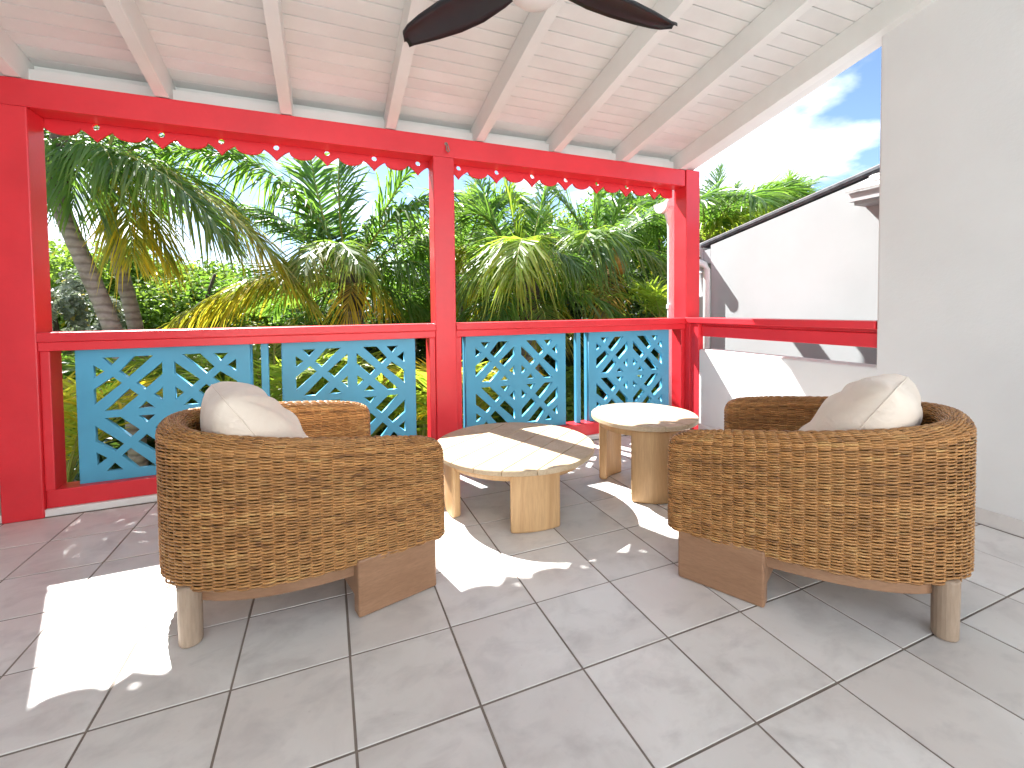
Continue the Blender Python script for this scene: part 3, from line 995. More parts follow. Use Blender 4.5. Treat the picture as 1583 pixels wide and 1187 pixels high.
sc_me = seat_cushion_mesh()
for ch, lb in ((chL, 'cream seat cushion inside the left wicker armchair'), (chR, 'cream seat cushion inside the right wicker armchair')):
    o = obj('seat_cushion', sc_me); o.location = ch.location; o.rotation_euler = ch.rotation_euler
    tag(o, lb, 'cushion', 'cream seat cushions')


def pillow_mesh(seed, hw=.99, th=.43):
    r_ = np.random.default_rng(seed)
    n = 44
    g = np.linspace(-1, 1, n)
    Uu, Vv = np.meshgrid(g, g, indexing='ij')
    vs = []; 
    def surf(sgn):
        x = Uu * hw * (1 - .11 * (1 - Vv ** 2) * np.abs(Uu) ** 2) * (1 - .12 * (Uu * Vv) ** 4)
        z = Vv * hw * (1 - .11 * (1 - Uu ** 2) * np.abs(Vv) ** 2) * (1 - .12 * (Uu * Vv) ** 4)
        e = (np.clip(1 - np.abs(Uu) ** 2.6, 0, 1) * np.clip(1 - np.abs(Vv) ** 2.6, 0, 1)) ** .52
        y = sgn * th * e
        # soft creases fanning from corners and folds from the squashed lower half
        ang = np.arctan2(Vv - .95 * sgn, Uu - .98); ang2 = np.arctan2(Vv + .9, Uu + .98)
        dist = np.hypot(Uu - .98, Vv - .95 * sgn); d2 = np.hypot(Uu + .98, Vv + .9)
        y += sgn * e * (.05 * np.sin(ang * 11 + seed) * np.exp(-dist * 1.1) + +.05 * np.sin(ang2 * 12) * np.exp(-d2 * 1.2))
        y += sgn * e * .026 * np.sin(Vv * 12 + Uu * 5 + 1.5 * np.sin(Uu * 4 + seed)) * (1 - np.abs(Uu))
        return np.stack([x, y, z], -1).reshape(-1, 3)
    A, B = surf(1), surf(-1)
    V = np.vstack([A, B]); fs = []
    idx = np.arange(n * n).reshape(n, n)
    for i in range(n - 1):
        for j in range(n - 1):
            a_, b_, c_, d_ = idx[i, j], idx[i + 1, j], idx[i + 1, j + 1], idx[i, j + 1]
            fs.append((a_, d_, c_, b_)); fs.append(tuple(n * n + q for q in (a_, b_, c_, d_)))
    me = bpy.data.meshes.new('pillow')
    me.from_pydata(V * U, [], fs)
    bm = bmesh.new(); bm.from_mesh(me); bmesh.ops.remove_doubles(bm, verts=bm.verts, dist=.0006)
    bmesh.ops.recalc_face_normals(bm, faces=bm.faces); bm.to_mesh(me); bm.free()
    me.polygons.foreach_set('use_smooth', [True] * len(me.polygons))
    me.materials.append(M['fabric'])
    # piping around the seam
    ed = [(t, -1) for t in g] + [(1, t) for t in g[1:]] + [(t, 1) for t in g[::-1][1:]] + [(-1, t) for t in g[::-1][1:-1]]
    path = [(u * hw * (1 - .11 * (1 - v * v) * abs(u) ** 2) * (1 - .12 * (u * v) ** 4), 0, v * hw * (1 - .11 * (1 - u * u) * abs(v) ** 2) * (1 - .12 * (u * v) ** 4)) for u, v in ed]
    path.append(path[0])
    pm = MB().tube(path, .007, 6, False).mesh('piping', 'fabric', True)
    return me, pm


def pillow(ch, local, rot, label, seed):
    me, pm = pillow_mesh(seed)
    o = obj('pillow', me); tag(o, label, 'pillow', 'cream scatter pillows')
    obj('piping', pm, o)
    base = Matrix.Translation(ch.location) @ Matrix.Rotation(ch.rotation_euler.z, 4, 'Z')
    o.matrix_world = base @ Matrix.Translation(Vector(local) * U) @ Matrix.Rotation(rot[2], 4, 'Z') @ Matrix.Rotation(rot[0], 4, 'X') @ Matrix.Rotation(rot[1], 4, 'Y')
    return o


pillow(chL, (.03, -1.62, 1.68), (math.radians(33), math.radians(-3), math.radians(2)), 'cream pillow leaning on the back of the left armchair', 3)
pillow(chR, (-.06, -1.62, 1.70), (math.radians(32), math.radians(3), math.radians(-6)), 'cream pillow leaning on the back of the right armchair', 5)

# ------------------------------------------------------------------ palms
def frond_mesh(P0, P1, P2, leaf, dens=.021, droop=.5, yellow=0.0, mat='palm_leaf', stem=.13, wid=None, seed=0, lift=.25):
    """feather frond: arched rib along a quadratic curve with two ranks of drooping leaflets"""
    r_ = np.random.default_rng(seed)
    P0, P1, P2 = (np.array(p, float) for p in (P0, P1, P2))
    B = lambda t: (1 - t)[:, None] ** 2 * P0 + 2 * ((1 - t) * t)[:, None] * P1 + (t ** 2)[:, None] * P2
    tt = np.linspace(0, 1, 60); pts = B(tt)
    ln = np.hypot.reduce(np.diff(pts, axis=0), axis=1).sum() if False else np.linalg.norm(np.diff(pts, axis=0), axis=1).sum()
    n = int(np.clip(ln * (1 - stem) / dens, 18, 200)); leaf = leaf * 1.2; wid = wid or leaf * .046
    t = stem + (1 - stem) * (np.linspace(0, 1, n) ** .95)
    V = []; Fq = []; Cc = []
    T0 = P2 - P0
    for sgn in (-1, 1):
        ti = np.clip(t + r_.normal(0, .004, n), 0.02, 1)
        p = B(ti); tg = B(np.clip(ti + .01, 0, 1.01)) - B(ti - .01); tg /= np.linalg.norm(tg, axis=1)[:, None]
        up = np.array([0, 0, 1.0])
        S = np.cross(tg, up); nn = np.linalg.norm(S, axis=1)[:, None]
        alt = np.cross(T0, up); alt /= np.linalg.norm(alt) + 1e-9
        S = np.where(nn > .25, S / np.maximum(nn, 1e-6), alt)
        Nn = np.cross(S, tg)
        u = (ti - stem) / (1 - stem)
        prof = (.55 + .45 * np.minimum(u / .3, 1)) * np.where(u > .55, 1 - .68 * ((u - .55) / .45) ** 1.3, 1)
        L = leaf * 1.12 * prof * r_.uniform(.78, 1.15, n)
        A = np.radians(62 - 36 * u + r_.normal(0, 5, n))
        d = tg * np.cos(A)[:, None] + sgn * S * np.sin(A)[:, None] + Nn * (lift + r_.normal(0, .09, n))[:, None]
        d /= np.linalg.norm(d, axis=1)[:, None]
        W = np.cross(d, Nn); W /= np.linalg.norm(W, axis=1)[:, None]
        W = W + .35 * r_.normal(0, 1, (n, 3)); W /= np.linalg.norm(W, axis=1)[:, None]
        dr = droop * r_.uniform(.5, 1.7, n); bend = r_.normal(0, .10, n)
        w = wid * (.7 + .3 * prof) * r_.uniform(.85, 1.15, n)
        def pt(s): return p + d * (L * s)[:, None] + np.outer(dr * L * s ** 2, (0, 0, -1.0)) + W * (bend * L * s ** 2)[:, None]
        q0, q1, q2, q3 = pt(0), pt(.4), pt(.75), pt(1.0)
        Vs = np.stack([q0 - W * (w * .3)[:, None], q0 + W * (w * .3)[:, None], q1 - W * (w * .5)[:, None], q1 + W * (w * .5)[:, None],
                       q2 - W * (w * .38)[:, None], q2 + W * (w * .38)[:, None], q3], 1)
        base = sum(len(x) for x in V); V.append(Vs.reshape(-1, 3))
        i0 = base + np.arange(n) * 7
        Fq += [tuple(x) for x in np.stack([i0, i0 + 1, i0 + 3, i0 + 2], 1)] + [tuple(x) for x in np.stack([i0 + 2, i0 + 3, i0 + 5, i0 + 4], 1)] + [tuple(x) for x in np.stack([i0 + 4, i0 + 5, i0 + 6], 1)]
        rr = r_.uniform(.15, .85, n)
        yl = np.clip(yellow * r_.uniform(.5, 1.5, n) + (.0 if yellow < .05 else .0), 0, 1)
        s_pos = np.array([0, 0, .4, .4, .75, .75, 1.0])
        col = np.zeros((n, 7, 4)); col[..., 3] = 1
        col[..., 0] = rr[:, None]
        col[..., 1] = np.clip(yl[:, None] * (.35 + .9 * s_pos[None]) + .10 * s_pos[None] ** 3, 0, 1)
        Cc.append(col.reshape(-1, 4))
    # rib
    k = 12; tr = np.linspace(0, 1, k); rp = B(tr); rad = np.interp(tr, [0, .15, 1], [.034, .022, .004]) * min(1, ln / 2.2)
    mb = MB().tube(rp, list(rad), 5, False)
    base = sum(len(x) for x in V)
    V.append(np.array(mb.v)); rf = [tuple(i + base for i in f) for f in mb.f]
    c = np.zeros((len(mb.v), 4)); c[:, 0] = .5; c[:, 3] = 1; Cc.append(c)
    me = bpy.data.meshes.new('frond')
    me.from_pydata(np.vstack(V), [], Fq + rf)
    ca_ = me.color_attributes.new('Col', 'FLOAT_COLOR', 'POINT'); ca_.data.foreach_set('color', np.vstack(Cc).ravel())
    me.materials.append(M[mat]); me.materials.append(M['palm_rib'])
    mi = np.zeros(len(me.polygons), dtype=np.int32); mi[len(Fq):] = 1
    me.polygons.foreach_set('material_index', mi)
    me.update()
    return me


SEED = [100]


def palm(name, label, crown, fronds, trunk=None, trad=(.13, .10), extra=0, elen=(1.6, 2.4), egreen='palm_leaf', leaf=.5, group='coconut palms beyond the railing',
         elev=(-35, 70), az=(0, 360), nuts=None, yrate=.15, cat='palm tree'):
    crown = np.array(crown, float)
    gx = trunk[-1] if trunk else (crown[0], crown[1], GZ)
    r = thing(name, label, cat, (gx[0], gx[1], GZ), 0, group)
    loc = np.array(r.location)
    path = trunk if trunk else [crown + (0, 0, -.05), crown + (.05, .1, -.9), (crown[0] + .08, crown[1] + .15, GZ)]
    pp = np.array(path, float)
    d = np.r_[0, np.cumsum(np.linalg.norm(np.diff(pp, axis=0), axis=1))]
    m = max(14, int(d[-1] / .09))
    t = np.linspace(0, d[-1], m)
    # smooth interpolation of the trunk line
    sp = np.stack([np.interp(t, d, pp[:, i]) for i in range(3)], 1)
    for _ in range(6): sp[1:-1] = (sp[:-2] + 2 * sp[1:-1] + sp[2:]) / 4
    rad = [np.interp(x / d[-1], [0, .12, 1], [trad[1] * 1.15, trad[1], trad[0]]) * (1 + .035 * (i % 2) + .02 * random.random()) for i, x in enumerate(t)]
    MB().tube(sp, rad, 14).build('trunk', 'palm_trunk', r, True, scale=1)
    # fibrous crown shaft
    MB().tube([crown + (0, 0, -.42), crown + (0, 0, -.2), crown + (0, 0, .05), crown + (0, 0, .28)], [trad[1] * .9, trad[1] * 1.5, trad[1] * 1.25, .03], 10).build('crown_base', 'bark', r, True, scale=1)
    for fr in fronds:
        SEED[0] += 1
        b_, c_, t_, kw = fr
        kw = dict(kw); kw.setdefault('leaf', leaf)
        me = frond_mesh(np.array(b_) - loc, np.array(c_) - loc, np.array(t_) - loc, seed=SEED[0], **kw)
        obj('frond', me, r)
    rr = np.random.default_rng(SEED[0] + 5)
    for k in range(extra):
        SEED[0] += 1
        ph = math.radians(az[0] + (az[1] - az[0]) * ((k + rr.uniform(.1, .9)) / extra))
        el = math.radians(rr.uniform(*elev)); ln = rr.uniform(*elen)
        h = np.array([math.cos(ph), math.sin(ph), 0])
        p0 = crown + h * .05
        p1 = crown + h * ln * .55 * math.cos(el) + np.array([0, 0, ln * (.55 * math.sin(el) + .22)])
        p2 = crown + h * ln * (.95 if el < .7 else .75) * max(.45, math.cos(el)) + np.array([0, 0, ln * (.80 * math.sin(el) - .18)])
        y = rr.uniform(.3, .7) if (el < -.15 and rr.random() < yrate * 3) or rr.random() < yrate * .3 else 0
        me = frond_mesh(p0 - loc, p1 - loc, p2 - loc, leaf * rr.uniform(.85, 1.1), seed=SEED[0], yellow=y, mat=egreen, droop=rr.uniform(.3, .6))
        obj('frond', me, r)
    for q in (nuts or []):
        MB().lathe([(.01, -.13), (.06, -.115), (.1, -.05), (.105, .02), (.07, .09), (.01, .12)], 0, 0, 14).build('coconut', 'coconut', r, True, scale=1, origin=tuple(loc - np.array(q)))
    return r


def F(b, c, t, db, dc, dt, **kw):
    return (at(*b, db), at(*c, dc), at(*t, dt), kw)


# two leaning palms close to the left post
DA = 4.3
cA = at(92, 235, DA)
palm('coconut_palm', 'coconut palm with the outer leaning trunk nearest the left post', cA, [
    F((105, 225), (255, 225), (352, 375), DA, DA - .2, DA - .2, leaf=.46, droop=.65, yellow=.04, dens=.015, wid=.023),
    F((100, 215), (330, 250), (480, 470), DA + .2, DA + .3, DA + .4, leaf=.48, droop=.6, yellow=.42, dens=.015, wid=.023),
    F((95, 225), (130, 205), (112, 320), DA, DA - .15, DA - .2, leaf=.36, droop=.8, wid=.02, dens=.02),
    F((95, 225), (170, 195), (175, 270), DA, DA - .3, DA - .4, leaf=.36, droop=.8),
    F((90, 225), (60, 190), (70, 300), DA, DA - .15, DA - .2, leaf=.36, droop=.8, wid=.02, dens=.02),
    F((90, 215), (60, 100), (150, 60), DA, DA, DA, leaf=.5),
    F((95, 215), (180, 120), (320, 130), DA, DA + .4, DA + .6, leaf=.5),
    (cA, cA + np.array([-.2, .5, .9]), np.array([-2.35, 3.9, 3.75]), dict(leaf=.42, droop=.5)),
    (cA, cA + np.array([.0, .3, 1.0]), np.array([-1.9, 3.7, 3.35]), dict(leaf=.40, droop=.5)),
], trunk=[at(76, 250, DA), at(92, 320, DA), at(128, 400, DA), at(174, 505, DA), at(205, 600, DA), (at(230, 700, DA)[0], at(230, 700, DA)[1], GZ)],
    trad=(.078, .070), extra=6, elen=(1.5, 2.2), elev=(0, 60), az=(60, 200))
DB = 4.75
cA2 = at(160, 265, DB)
palm('coconut_palm', 'coconut palm with the inner leaning trunk to the left of the big fronds', cA2, [
    F((160, 255), (235, 290), (262, 405), DB, DB - .1, DB, leaf=.36, droop=.9, yellow=.6, wid=.022, dens=.02),
    F((160, 260), (200, 300), (205, 395), DB, DB - .3, DB - .4, leaf=.34, droop=.9, yellow=.55, wid=.022, dens=.02),
    F((165, 255), (290, 240), (370, 330), DB, DB + .3, DB + .6, leaf=.5, droop=.5),
    F((165, 250), (260, 190), (400, 240), DB, DB + .5, DB + .8, leaf=.5, droop=.5),
    F((160, 250), (120, 190), (70, 240), DB, DB, DB, leaf=.45),
    F((160, 250), (200, 120), (280, 100), DB, DB, DB + .4, leaf=.5),
], trunk=[at(156, 280, DB), at(170, 350, DB), at(190, 430, DB), at(211, 505, DB), at(222, 600, DB), (at(230, 700, DB)[0], at(230, 700, DB)[1], GZ)],
    trad=(.074, .064), extra=5, elen=(1.4, 2.0), elev=(0, 60), az=(40, 180))

# big young palm behind the left bay
D = 6.2
c = at(543, 435, D)
palm('coconut_palm', 'spreading coconut palm filling the left bay beside the middle post', c, [
    F((540, 435), (515, 310), (528, 215), D, D, D - .1, leaf=.66, droop=.35),
    F((535, 435), (490, 330), (478, 225), D, D + .3, D + .6, leaf=.66, droop=.4),
    F((535, 432), (455, 330), (380, 318), D, D + .2, D + .3, leaf=.6, droop=.6),
    F((545, 430), (590, 320), (645, 245), D, D, D, leaf=.66, droop=.45),
    F((548, 430), (585, 310), (700, 300), D, D - .2, D - .3, leaf=.66, droop=.7),
    F((550, 435), (600, 370), (720, 325), D, D + .2, D + .3, leaf=.5, droop=.45),
    F((550, 440), (610, 375), (692, 425), D, D - .3, D - .6, leaf=.50, droop=.7),
    F((535, 430), (470, 215), (235, 232), D, D - .2, D - .5, leaf=.70, droop=.75, dens=.024),
    F((535, 435), (440, 330), (360, 330), D, D + .3, D + .5, leaf=.5, droop=.45),
    F((532, 438), (420, 385), (258, 505), D, D - .6, D - 1.0, leaf=.52, droop=.8, yellow=.6, dens=.024),
    F((532, 438), (430, 410), (330, 470), D, D - .3, D - .5, leaf=.5, droop=.8, yellow=.55, dens=.024),
    F((538, 430), (490, 330), (470, 420), D, D - .9, D - 1.5, leaf=.42, droop=.8, yellow=.15),
    F((538, 425), (500, 330), (560, 415), D, D - .9, D - 1.4, leaf=.42, droop=.8, yellow=.1),
    F((545, 440), (548, 425), (532, 500), D - .2, D - .5, D - .6, leaf=.32, droop=.9, yellow=.85, mat='palm_leaf_dry'),
    F((548, 440), (585, 425), (603, 480), D - .2, D - .4, D - .5, leaf=.30, droop=.9, yellow=.95),
    F((548, 445), (600, 430), (655, 480), D, D, D - .3, leaf=.45, droop=.7),
    F((540, 445), (500, 440), (470, 500), D, D - .2, D - .3, leaf=.45, droop=.7),
], trad=(.14, .13), extra=8, elen=(1.6, 2.2), elev=(-10, 60), az=(20, 160))

# palms behind the right bay
D = 6.0
c = at(818, 455, D)
palm('coconut_palm', 'coconut palm with drooping pale fronds at the centre of the right bay', c, [
    F((816, 450), (800, 360), (772, 250), D, D, D, leaf=.66, droop=.4, mat='palm_leaf_bright'),
    F((818, 450), (820, 350), (858, 255), D, D + .2, D + .2, leaf=.62, droop=.45),
    F((814, 450), (770, 360), (735, 262), D, D + .3, D + .5, leaf=.62, droop=.45),
    F((820, 445), (812, 300), (795, 430), D, D - .8, D - 1.4, leaf=.50, droop=.8, yellow=.08, mat='palm_leaf_bright'),
    F((816, 445), (790, 330), (745, 420), D, D - .6, D - 1.1, leaf=.50, droop=.8, mat='palm_leaf_bright'),
    F((820, 450), (850, 355), (893, 412), D, D - .4, D - .7, leaf=.45, droop=.75),
    F((812, 455), (760, 395), (715, 445), D, D - .3, D - .4, leaf=.45, droop=.7),
    F((822, 458), (880, 425), (965, 490), D, D - .3, D - .5, leaf=.45, droop=.7),
    F((810, 462), (780, 430), (768, 510), D, D - .7, D - 1.0, leaf=.42, droop=.6),
    F((812, 460), (750, 440), (705, 500), D, D - .2, D - .2, leaf=.4, droop=.7),
    F((818, 462), (840, 460), (850, 520), D, D - .6, D - .9, leaf=.40, droop=.7, yellow=.2),
    F((825, 458), (905, 380), (940, 360), D, D, D, leaf=.4, droop=.4),
], trad=(.13, .12), extra=7, elen=(1.5, 2.1), elev=(0, 60), az=(10, 170))
D = 7.0
c = at(935, 405, D)
palm('coconut_palm', 'fruiting coconut palm carrying orange nuts beside the white downpipe', c, [
    F((935, 405), (915, 340), (918, 258), D, D, D, leaf=.7, droop=.4),
    F((935, 405), (885, 320), (826, 262), D, D, D + .2, leaf=.66, droop=.5),
    F((938, 405), (945, 320), (985, 260), D, D, D, leaf=.68, droop=.45),
    F((940, 405), (985, 330), (1050, 300), D, D + .3, D + .4, leaf=.5, droop=.45),
    F((932, 400), (920, 300), (885, 420), D, D - .8, D - 1.4, leaf=.50, droop=.8, mat='palm_leaf_bright'),
    F((936, 400), (940, 310), (918, 415), D, D - .8, D - 1.5, leaf=.48, droop=.8),
    F((940, 405), (985, 355), (1045, 430), D, D - .3, D - .5, leaf=.52, droop=.8, yellow=.15),
    F((932, 410), (890, 400), (850, 470), D, D - .3, D - .5, leaf=.45, droop=.7),
    F((938, 410), (935, 420), (938, 505), D, D - .6, D - .9, leaf=.35, droop=.6, yellow=.3, mat='palm_leaf_dry'),
    F((942, 408), (1000, 390), (1060, 400), D, D, D, leaf=.45, droop=.7),
    F((942, 412), (990, 420), (1040, 500), D, D, D, leaf=.45, droop=.7, yellow=.1),
], trad=(.15, .13), extra=8, elen=(1.7, 2.3), elev=(0, 60), az=(10, 170),
    nuts=[at(912, 396, D - .35), at(921, 402, D - .4), at(918, 388, D - .3), at(952, 404, D - .35), at(958, 412, D - .3), at(928, 410, D - .45), at(946, 396, D - .3)])
D = 8.5
palm('coconut_palm', 'shadowed coconut palm standing behind the middle post', at(715, 410, D), [
    F((715, 405), (712, 330), (735, 285), D, D, D, leaf=.5, droop=.4, yellow=.3),
    F((715, 405), (740, 350), (765, 470), D, D - .8, D - 1.2, leaf=.6, droop=.8, yellow=.5, mat='palm_leaf_bright'),
    F((712, 405), (730, 340), (715, 470), D, D - .6, D - 1., leaf=.6, droop=.8, yellow=.55, mat='palm_leaf_bright'),
], extra=12, elen=(1.8, 2.6), elev=(-20, 50), leaf=.6, yrate=.3)
D = 8.5
palm('coconut_palm', 'coconut palm with an upright frond seen just right of the corner post', at(1090, 375, D), [
    F((1095, 370), (1100, 310), (1114, 262), D, D, D, leaf=.5, droop=.25),
    F((1095, 370), (1120, 320), (1140, 285), D, D, D, leaf=.45, droop=.35),
    F((1085, 380), (1090, 320), (1130, 325), D, D - .4, D - .5, leaf=.5, droop=.7, yellow=.1),
    F((1080, 365), (1105, 300), (1222, 332), D, D - .4, D - .4, leaf=.62, droop=.7, yellow=.18, mat='palm_leaf_bright'),
    F((1080, 390), (1120, 300), (1195, 362), D, D - .6, D - .8, leaf=.62, droop=.7, yellow=.15, mat='palm_leaf_bright'),
    F((1085, 380), (1120, 360), (1150, 420), D, D - .3, D - .3, leaf=.5, droop=.7, yellow=.3),
], extra=9, elen=(1.8, 2.5), elev=(-30, 45), leaf=.6)
D = 10.5
palm('coconut_palm', 'distant coconut palm whose crown shows above the neighbouring roof', at(1225, 335, D), [
    F((1222, 330), (1225, 290), (1220, 268), D, D, D, leaf=.45, droop=.35),
    F((1225, 330), (1240, 285), (1268, 275), D, D, D, leaf=.45, droop=.45),
    F((1228, 330), (1250, 300), (1276, 300), D, D, D, leaf=.42, droop=.5),
    F((1220, 332), (1190, 290), (1155, 312), D, D, D, leaf=.5, droop=.5),
    F((1218, 332), (1195, 305), (1178, 335), D, D, D, leaf=.5, droop=.6),
], extra=16, elen=(1.0, 1.5), elev=(-20, 75), leaf=.42)
D = 11.0
palm('coconut_palm', 'distant coconut palm with arching fronds behind the neighbouring roof line', at(1160, 350, D), [
    F((1160, 345), (1165, 300), (1205, 290), D, D, D, leaf=.45, droop=.45),
    F((1158, 345), (1140, 310), (1120, 320), D, D, D, leaf=.45, droop=.5),
    F((1160, 345), (1180, 320), (1200, 335), D, D, D, leaf=.45, droop=.5),
], extra=14, elen=(1.2, 1.7), elev=(-20, 50), leaf=.45)


# low feathery palms in the beds under the balcony
def areca(px, py, d, label, n=12, ln=(1.0, 1.5), yellow=.1, mat='palm_leaf_bright', seed=1):
    r_ = np.random.default_rng(seed)
    c = at(px, py, d)
    r = thing('garden_palm', label, 'palm', (c[0], c[1], GZ), 0, 'low feathery palms under the balcony')
    loc = np.array(r.location)
    MB().tube([c + (0, 0, .05), c + (.03, .02, -.6), (c[0] + .05, c[1], GZ)], [.03, .045, .06], 8).build('stem', 'palm_trunk', r, True, scale=1)
    for k in range(n):
        ph = 2 * math.pi * (k + r_.uniform(0, .8)) / n; l_ = r_.uniform(*ln); el = math.radians(r_.uniform(35, 80))
        h = np.array([math.cos(ph), math.sin(ph), 0])
        p1 = c + h * l_ * .5 * math.cos(el) + np.array([0, 0, l_ * .75 * math.sin(el)])
        p2 = c + h * l_ * .95 * math.cos(el * .8) + np.array([0, 0, l_ * .62 * math.sin(el) + .02])
        me = frond_mesh(c - loc, p1 - loc, p2 - loc, .34, .032, .25, yellow * r_.uniform(.3, 1.8), mat, .18, .022, 900 + seed * 31 + k, .35)
        obj('frond', me, r)
    return r


areca(652, 700, 4.6, 'bright green feathery palm just left of the middle post', seed=1, n=14, ln=(1.1, 1.6))
areca(733, 690, 4.7, 'yellowing feathery palm just right of the middle post', seed=2, yellow=.6, n=12)
areca(100, 760, 3.2, 'yellow green feathery palm beside the left post below the rail', seed=3, yellow=.55, n=12, ln=(.9, 1.3))
areca(1022, 500, 5.6, 'vivid lime feathery palm in front of the white downpipe', seed=4, yellow=.08, n=11, ln=(.5, .75))
areca(425, 660, 4.4, 'feathery palm seen in the slot between the left fretwork panels', seed=5, n=13, ln=(1.0, 1.5))
areca(560, 690, 4.9, 'feathery palm behind the second fretwork panel from the left', seed=6, n=13, ln=(1.0, 1.5))
areca(255, 640, 4.6, 'feathery palm behind the first fretwork panel', seed=7, n=10, ln=(.8, 1.2), mat='palm_leaf')
areca(640, 520, 7.0, 'dark feathery palm low behind the left handrail end', seed=8, n=10, ln=(.7, 1.0), mat='palm_leaf')


# broadleaf trees and shrubs
def leaf_cloud(center, rad, n, size, seed, clumps=46, clump_r=.30, shell=.55):
    r_ = np.random.default_rng(seed)
    center = np.array(center); rad = np.array(rad)
    dv = r_.normal(0, 1, (clumps, 3)); dv /= np.linalg.norm(dv, axis=1)[:, None]
    cc = dv * (shell + (1 - shell) * r_.random((clumps, 1)) ** .7) * rad * (1 - clump_r * .5)
    tone = r_.uniform(.1, .9, clumps)
    which = r_.integers(0, clumps, n)
    g = r_.normal(0, 1, (n, 3)); g /= np.linalg.norm(g, axis=1)[:, None]
    off = g * (r_.random((n, 1)) ** .4) * clump_r * rad * r_.uniform(.7, 1.2, clumps)[which][:, None]
    p = center + cc[which] + off
    nor = g * .6 + r_.normal(0, .5, (n, 3)) + np.array([0, -.1, .55])
    nor /= np.linalg.norm(nor, axis=1)[:, None]
    a_ = np.cross(nor, r_.normal(0, 1, (n, 3))); a_ /= np.linalg.norm(a_, axis=1)[:, None]
    b_ = np.cross(nor, a_)
    L = size * r_.uniform(.7, 1.3, n)[:, None]; W = L * .27
    V = np.stack([p - a_ * L * .5, p - b_ * W + nor * L * .06, p + a_ * L * .5 - nor * L * .12, p + b_ * W + nor * L * .06], 1).reshape(-1, 3)
    i0 = np.arange(n) * 4
    Fq = np.concatenate([np.stack([i0, i0 + 1, i0 + 2], 1), np.stack([i0, i0 + 2, i0 + 3], 1)])
    col = np.zeros((n, 4, 4)); col[..., 3] = 1
    col[..., 0] = np.clip(tone[which] + r_.normal(0, .16, n), 0, 1)[:, None]
    col[..., 1] = (r_.random(n) < .03)[:, None] * .5
    return V, Fq, col.reshape(-1, 4)


def tree(name, label, c, rad, n, size, mat, seed, group, cat='tree', clumps=46, stems=3):
    c = np.array(c, float)
    r = thing(name, label, cat, (c[0], c[1], GZ), 0, group)
    loc = np.array(r.location)
    V, Fq, col = leaf_cloud(c - loc, rad, n, size, seed, clumps)
    me = bpy.data.meshes.new('crown'); me.from_pydata(V, [], Fq.tolist())
    ca_ = me.color_attributes.new('Col', 'FLOAT_COLOR', 'POINT'); ca_.data.foreach_set('color', col.ravel())
    me.materials.append(M[mat]); me.update()
    obj('crown', me, r)
    r_ = np.random.default_rng(seed + 1)
    h = c[2] - GZ
    tr = max(.05, .05 * h)
    mb = MB().tube([(c[0], c[1], GZ), (c[0] + .05, c[1], GZ + h * .35), (c[0] + r_.normal(0, .1), c[1], GZ + h * .8)], [tr, tr * .8, tr * .5], 9)
    for k in range(stems):
        e = c + r_.normal(0, .45, 3) * np.array(rad)
        mb.tube([(c[0] + .05, c[1], GZ + h * .35), (c[0] * .5 + e[0] * .5, c[1] * .5 + e[1] * .5, GZ + h * .7), e], [tr * .6, tr * .4, tr * .12], 7)
    mb.build('trunk', 'bark', r, True, scale=1)
    return r


GT = 'leafy trees beyond the railing'
tree('leafy_tree', 'bright green leafy tree behind the leaning trunks', at(230, 470, 8.0), (1.9, 1.4, 1.15), 15000, .10, 'bush_leaf_light', 21, GT)
tree('leafy_tree', 'green leafy tree at the far left beside the post', at(95, 455, 7.5), (1.5, 1.3, 1.05), 11000, .10, 'bush_leaf_light', 22, GT)
tree('leafy_tree', 'green leafy tree under the yellow drooping fronds', at(390, 500, 8.5), (1.9, 1.3, 1.0), 12000, .10, 'bush_leaf', 23, GT)
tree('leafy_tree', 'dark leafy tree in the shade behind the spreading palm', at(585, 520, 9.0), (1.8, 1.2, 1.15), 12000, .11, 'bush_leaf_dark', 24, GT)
tree('leafy_tree', 'dark leafy tree behind the middle post', at(705, 470, 10.5), (2.0, 1.2, 2.0), 14000, .12, 'bush_leaf', 25, GT)
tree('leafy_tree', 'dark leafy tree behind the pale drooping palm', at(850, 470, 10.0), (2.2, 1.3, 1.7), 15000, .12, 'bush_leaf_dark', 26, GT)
tree('leafy_tree', 'tall leafy tree between the right bay palms', at(845, 395, 11.5), (1.9, 1.3, 1.5), 12000, .13, 'bush_leaf_light', 27, GT)
tree('leafy_tree', 'tall leafy tree beside the corner post', at(1010, 375, 11.0), (2.4, 1.3, 1.9), 16000, .13, 'bush_leaf', 28, GT)
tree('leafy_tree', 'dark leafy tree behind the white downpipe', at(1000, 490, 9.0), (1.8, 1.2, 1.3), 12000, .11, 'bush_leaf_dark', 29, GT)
tree('leafy_tree', 'leafy tree hidden low behind the neighbouring roof', at(1110, 420, 12.0), (2.2, 1.4, 1.7), 12000, .13, 'bush_leaf', 30, GT)
GS = 'shrubs in the beds below the balcony'
tree('silver_shrub', 'silvery leaved shrub at the left post above the handrail', at(112, 500, 5.6), (.55, .5, .62), 5200, .085, 'bush_leaf_silver', 41, GS, 'shrub', 26, 2)
tree('garden_shrub', 'dense green shrub behind the first fretwork panel', at(180, 620, 5.2), (1.0, .8, .75), 7000, .09, 'bush_leaf', 42, GS, 'shrub', 30, 2)
tree('garden_shrub', 'leafy shrub behind the gap between the left panels', at(400, 590, 6.0), (1.2, .8, .85), 8000, .09, 'bush_leaf', 43, GS, 'shrub', 30, 2)
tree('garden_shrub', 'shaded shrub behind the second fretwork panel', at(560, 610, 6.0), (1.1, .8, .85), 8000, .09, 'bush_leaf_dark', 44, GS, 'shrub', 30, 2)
tree('garden_shrub', 'shaded shrub right behind the middle post', at(710, 590, 6.4), (1.1, .8, .9), 8000, .09, 'bush_leaf_dark', 45, GS, 'shrub', 30, 2)
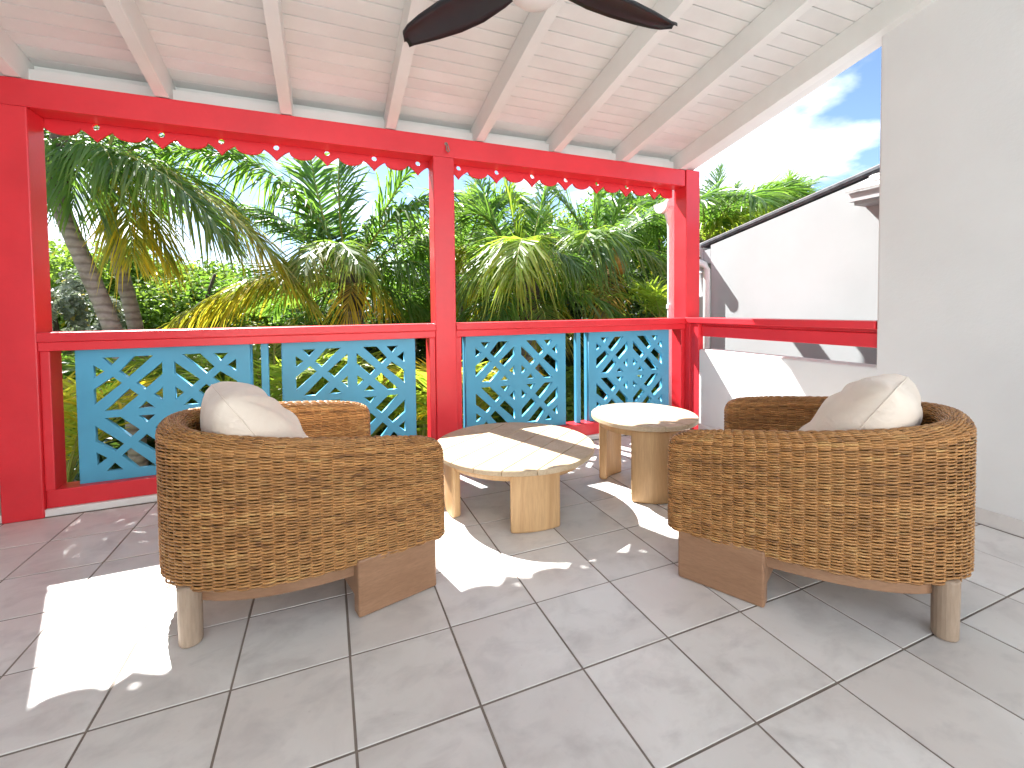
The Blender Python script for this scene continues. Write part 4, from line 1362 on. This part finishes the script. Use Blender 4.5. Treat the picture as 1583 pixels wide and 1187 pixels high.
tree('lime_hedge', 'lime green clipped shrub behind the third fretwork panel', at(795, 655, 5.6), (1.0, .7, .62), 9000, .065, 'bush_leaf_light', 46, GS, 'shrub', 34, 2)
tree('lime_hedge', 'lime green clipped shrub in the slot between the right panels', at(890, 645, 6.0), (.9, .7, .66), 9000, .065, 'bush_leaf_light', 47, GS, 'shrub', 34, 2)
tree('lime_hedge', 'lime green clipped shrub behind the fourth fretwork panel', at(985, 660, 6.2), (1.0, .7, .62), 9000, .065, 'bush_leaf_light', 48, GS, 'shrub', 34, 2)
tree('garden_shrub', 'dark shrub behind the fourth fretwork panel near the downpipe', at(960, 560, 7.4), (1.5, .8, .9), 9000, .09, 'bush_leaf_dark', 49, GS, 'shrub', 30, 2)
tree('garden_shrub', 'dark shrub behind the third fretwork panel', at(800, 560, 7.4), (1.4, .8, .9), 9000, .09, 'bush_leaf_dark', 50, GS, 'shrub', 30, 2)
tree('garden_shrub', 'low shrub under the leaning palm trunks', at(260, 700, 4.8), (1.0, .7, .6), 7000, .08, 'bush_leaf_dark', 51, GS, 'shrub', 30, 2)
tree('garden_shrub', 'low shrub under the second panel from the left', at(480, 700, 5.2), (1.2, .7, .6), 8000, .08, 'bush_leaf', 52, GS, 'shrub', 30, 2)
tree('garden_shrub', 'low shrub deep under the middle post', at(680, 690, 5.6), (1.2, .7, .6), 8000, .08, 'bush_leaf', 53, GS, 'shrub', 30, 2)
# the wood beyond the garden reads as one mass
V_, F_, C_ = [], [], []
for k, (px, py, d, rx, rz) in enumerate([(60, 470, 15, 3, 1.6), (300, 470, 15, 3.2, 1.5), (520, 480, 16, 3, 1.6), (760, 440, 17, 3.5, 2.6), (960, 400, 18, 3.5, 3.0), (1180, 400, 18, 3.5, 2.8), (1350, 430, 18, 3.2, 2.2), (-120, 460, 14, 3, 2)]):
    v, f, c_ = leaf_cloud(at(px, py, d), (rx, 1.5, rz), 9000, .2, 300 + k, 50)
    v2, f2, c2 = leaf_cloud(at(px, py + 110, d - 1), (rx, 1.5, 2.2), 7000, .2, 330 + k, 50)
    for a_, b_, e_ in ((v, f, c_), (v2, f2, c2)):
        F_.append(b_ + sum(len(x) for x in V_)); V_.append(a_); C_.append(e_)
me = bpy.data.meshes.new('distant_wood'); me.from_pydata(np.vstack(V_), [], np.vstack(F_).tolist())
ca_ = me.color_attributes.new('Col', 'FLOAT_COLOR', 'POINT'); ca_.data.foreach_set('color', np.vstack(C_).ravel())
me.materials.append(M['bush_leaf']); me.update()
o = obj('distant_wood', me); tag(o, 'mass of green tree foliage far beyond the garden', 'wood', None, 'stuff')
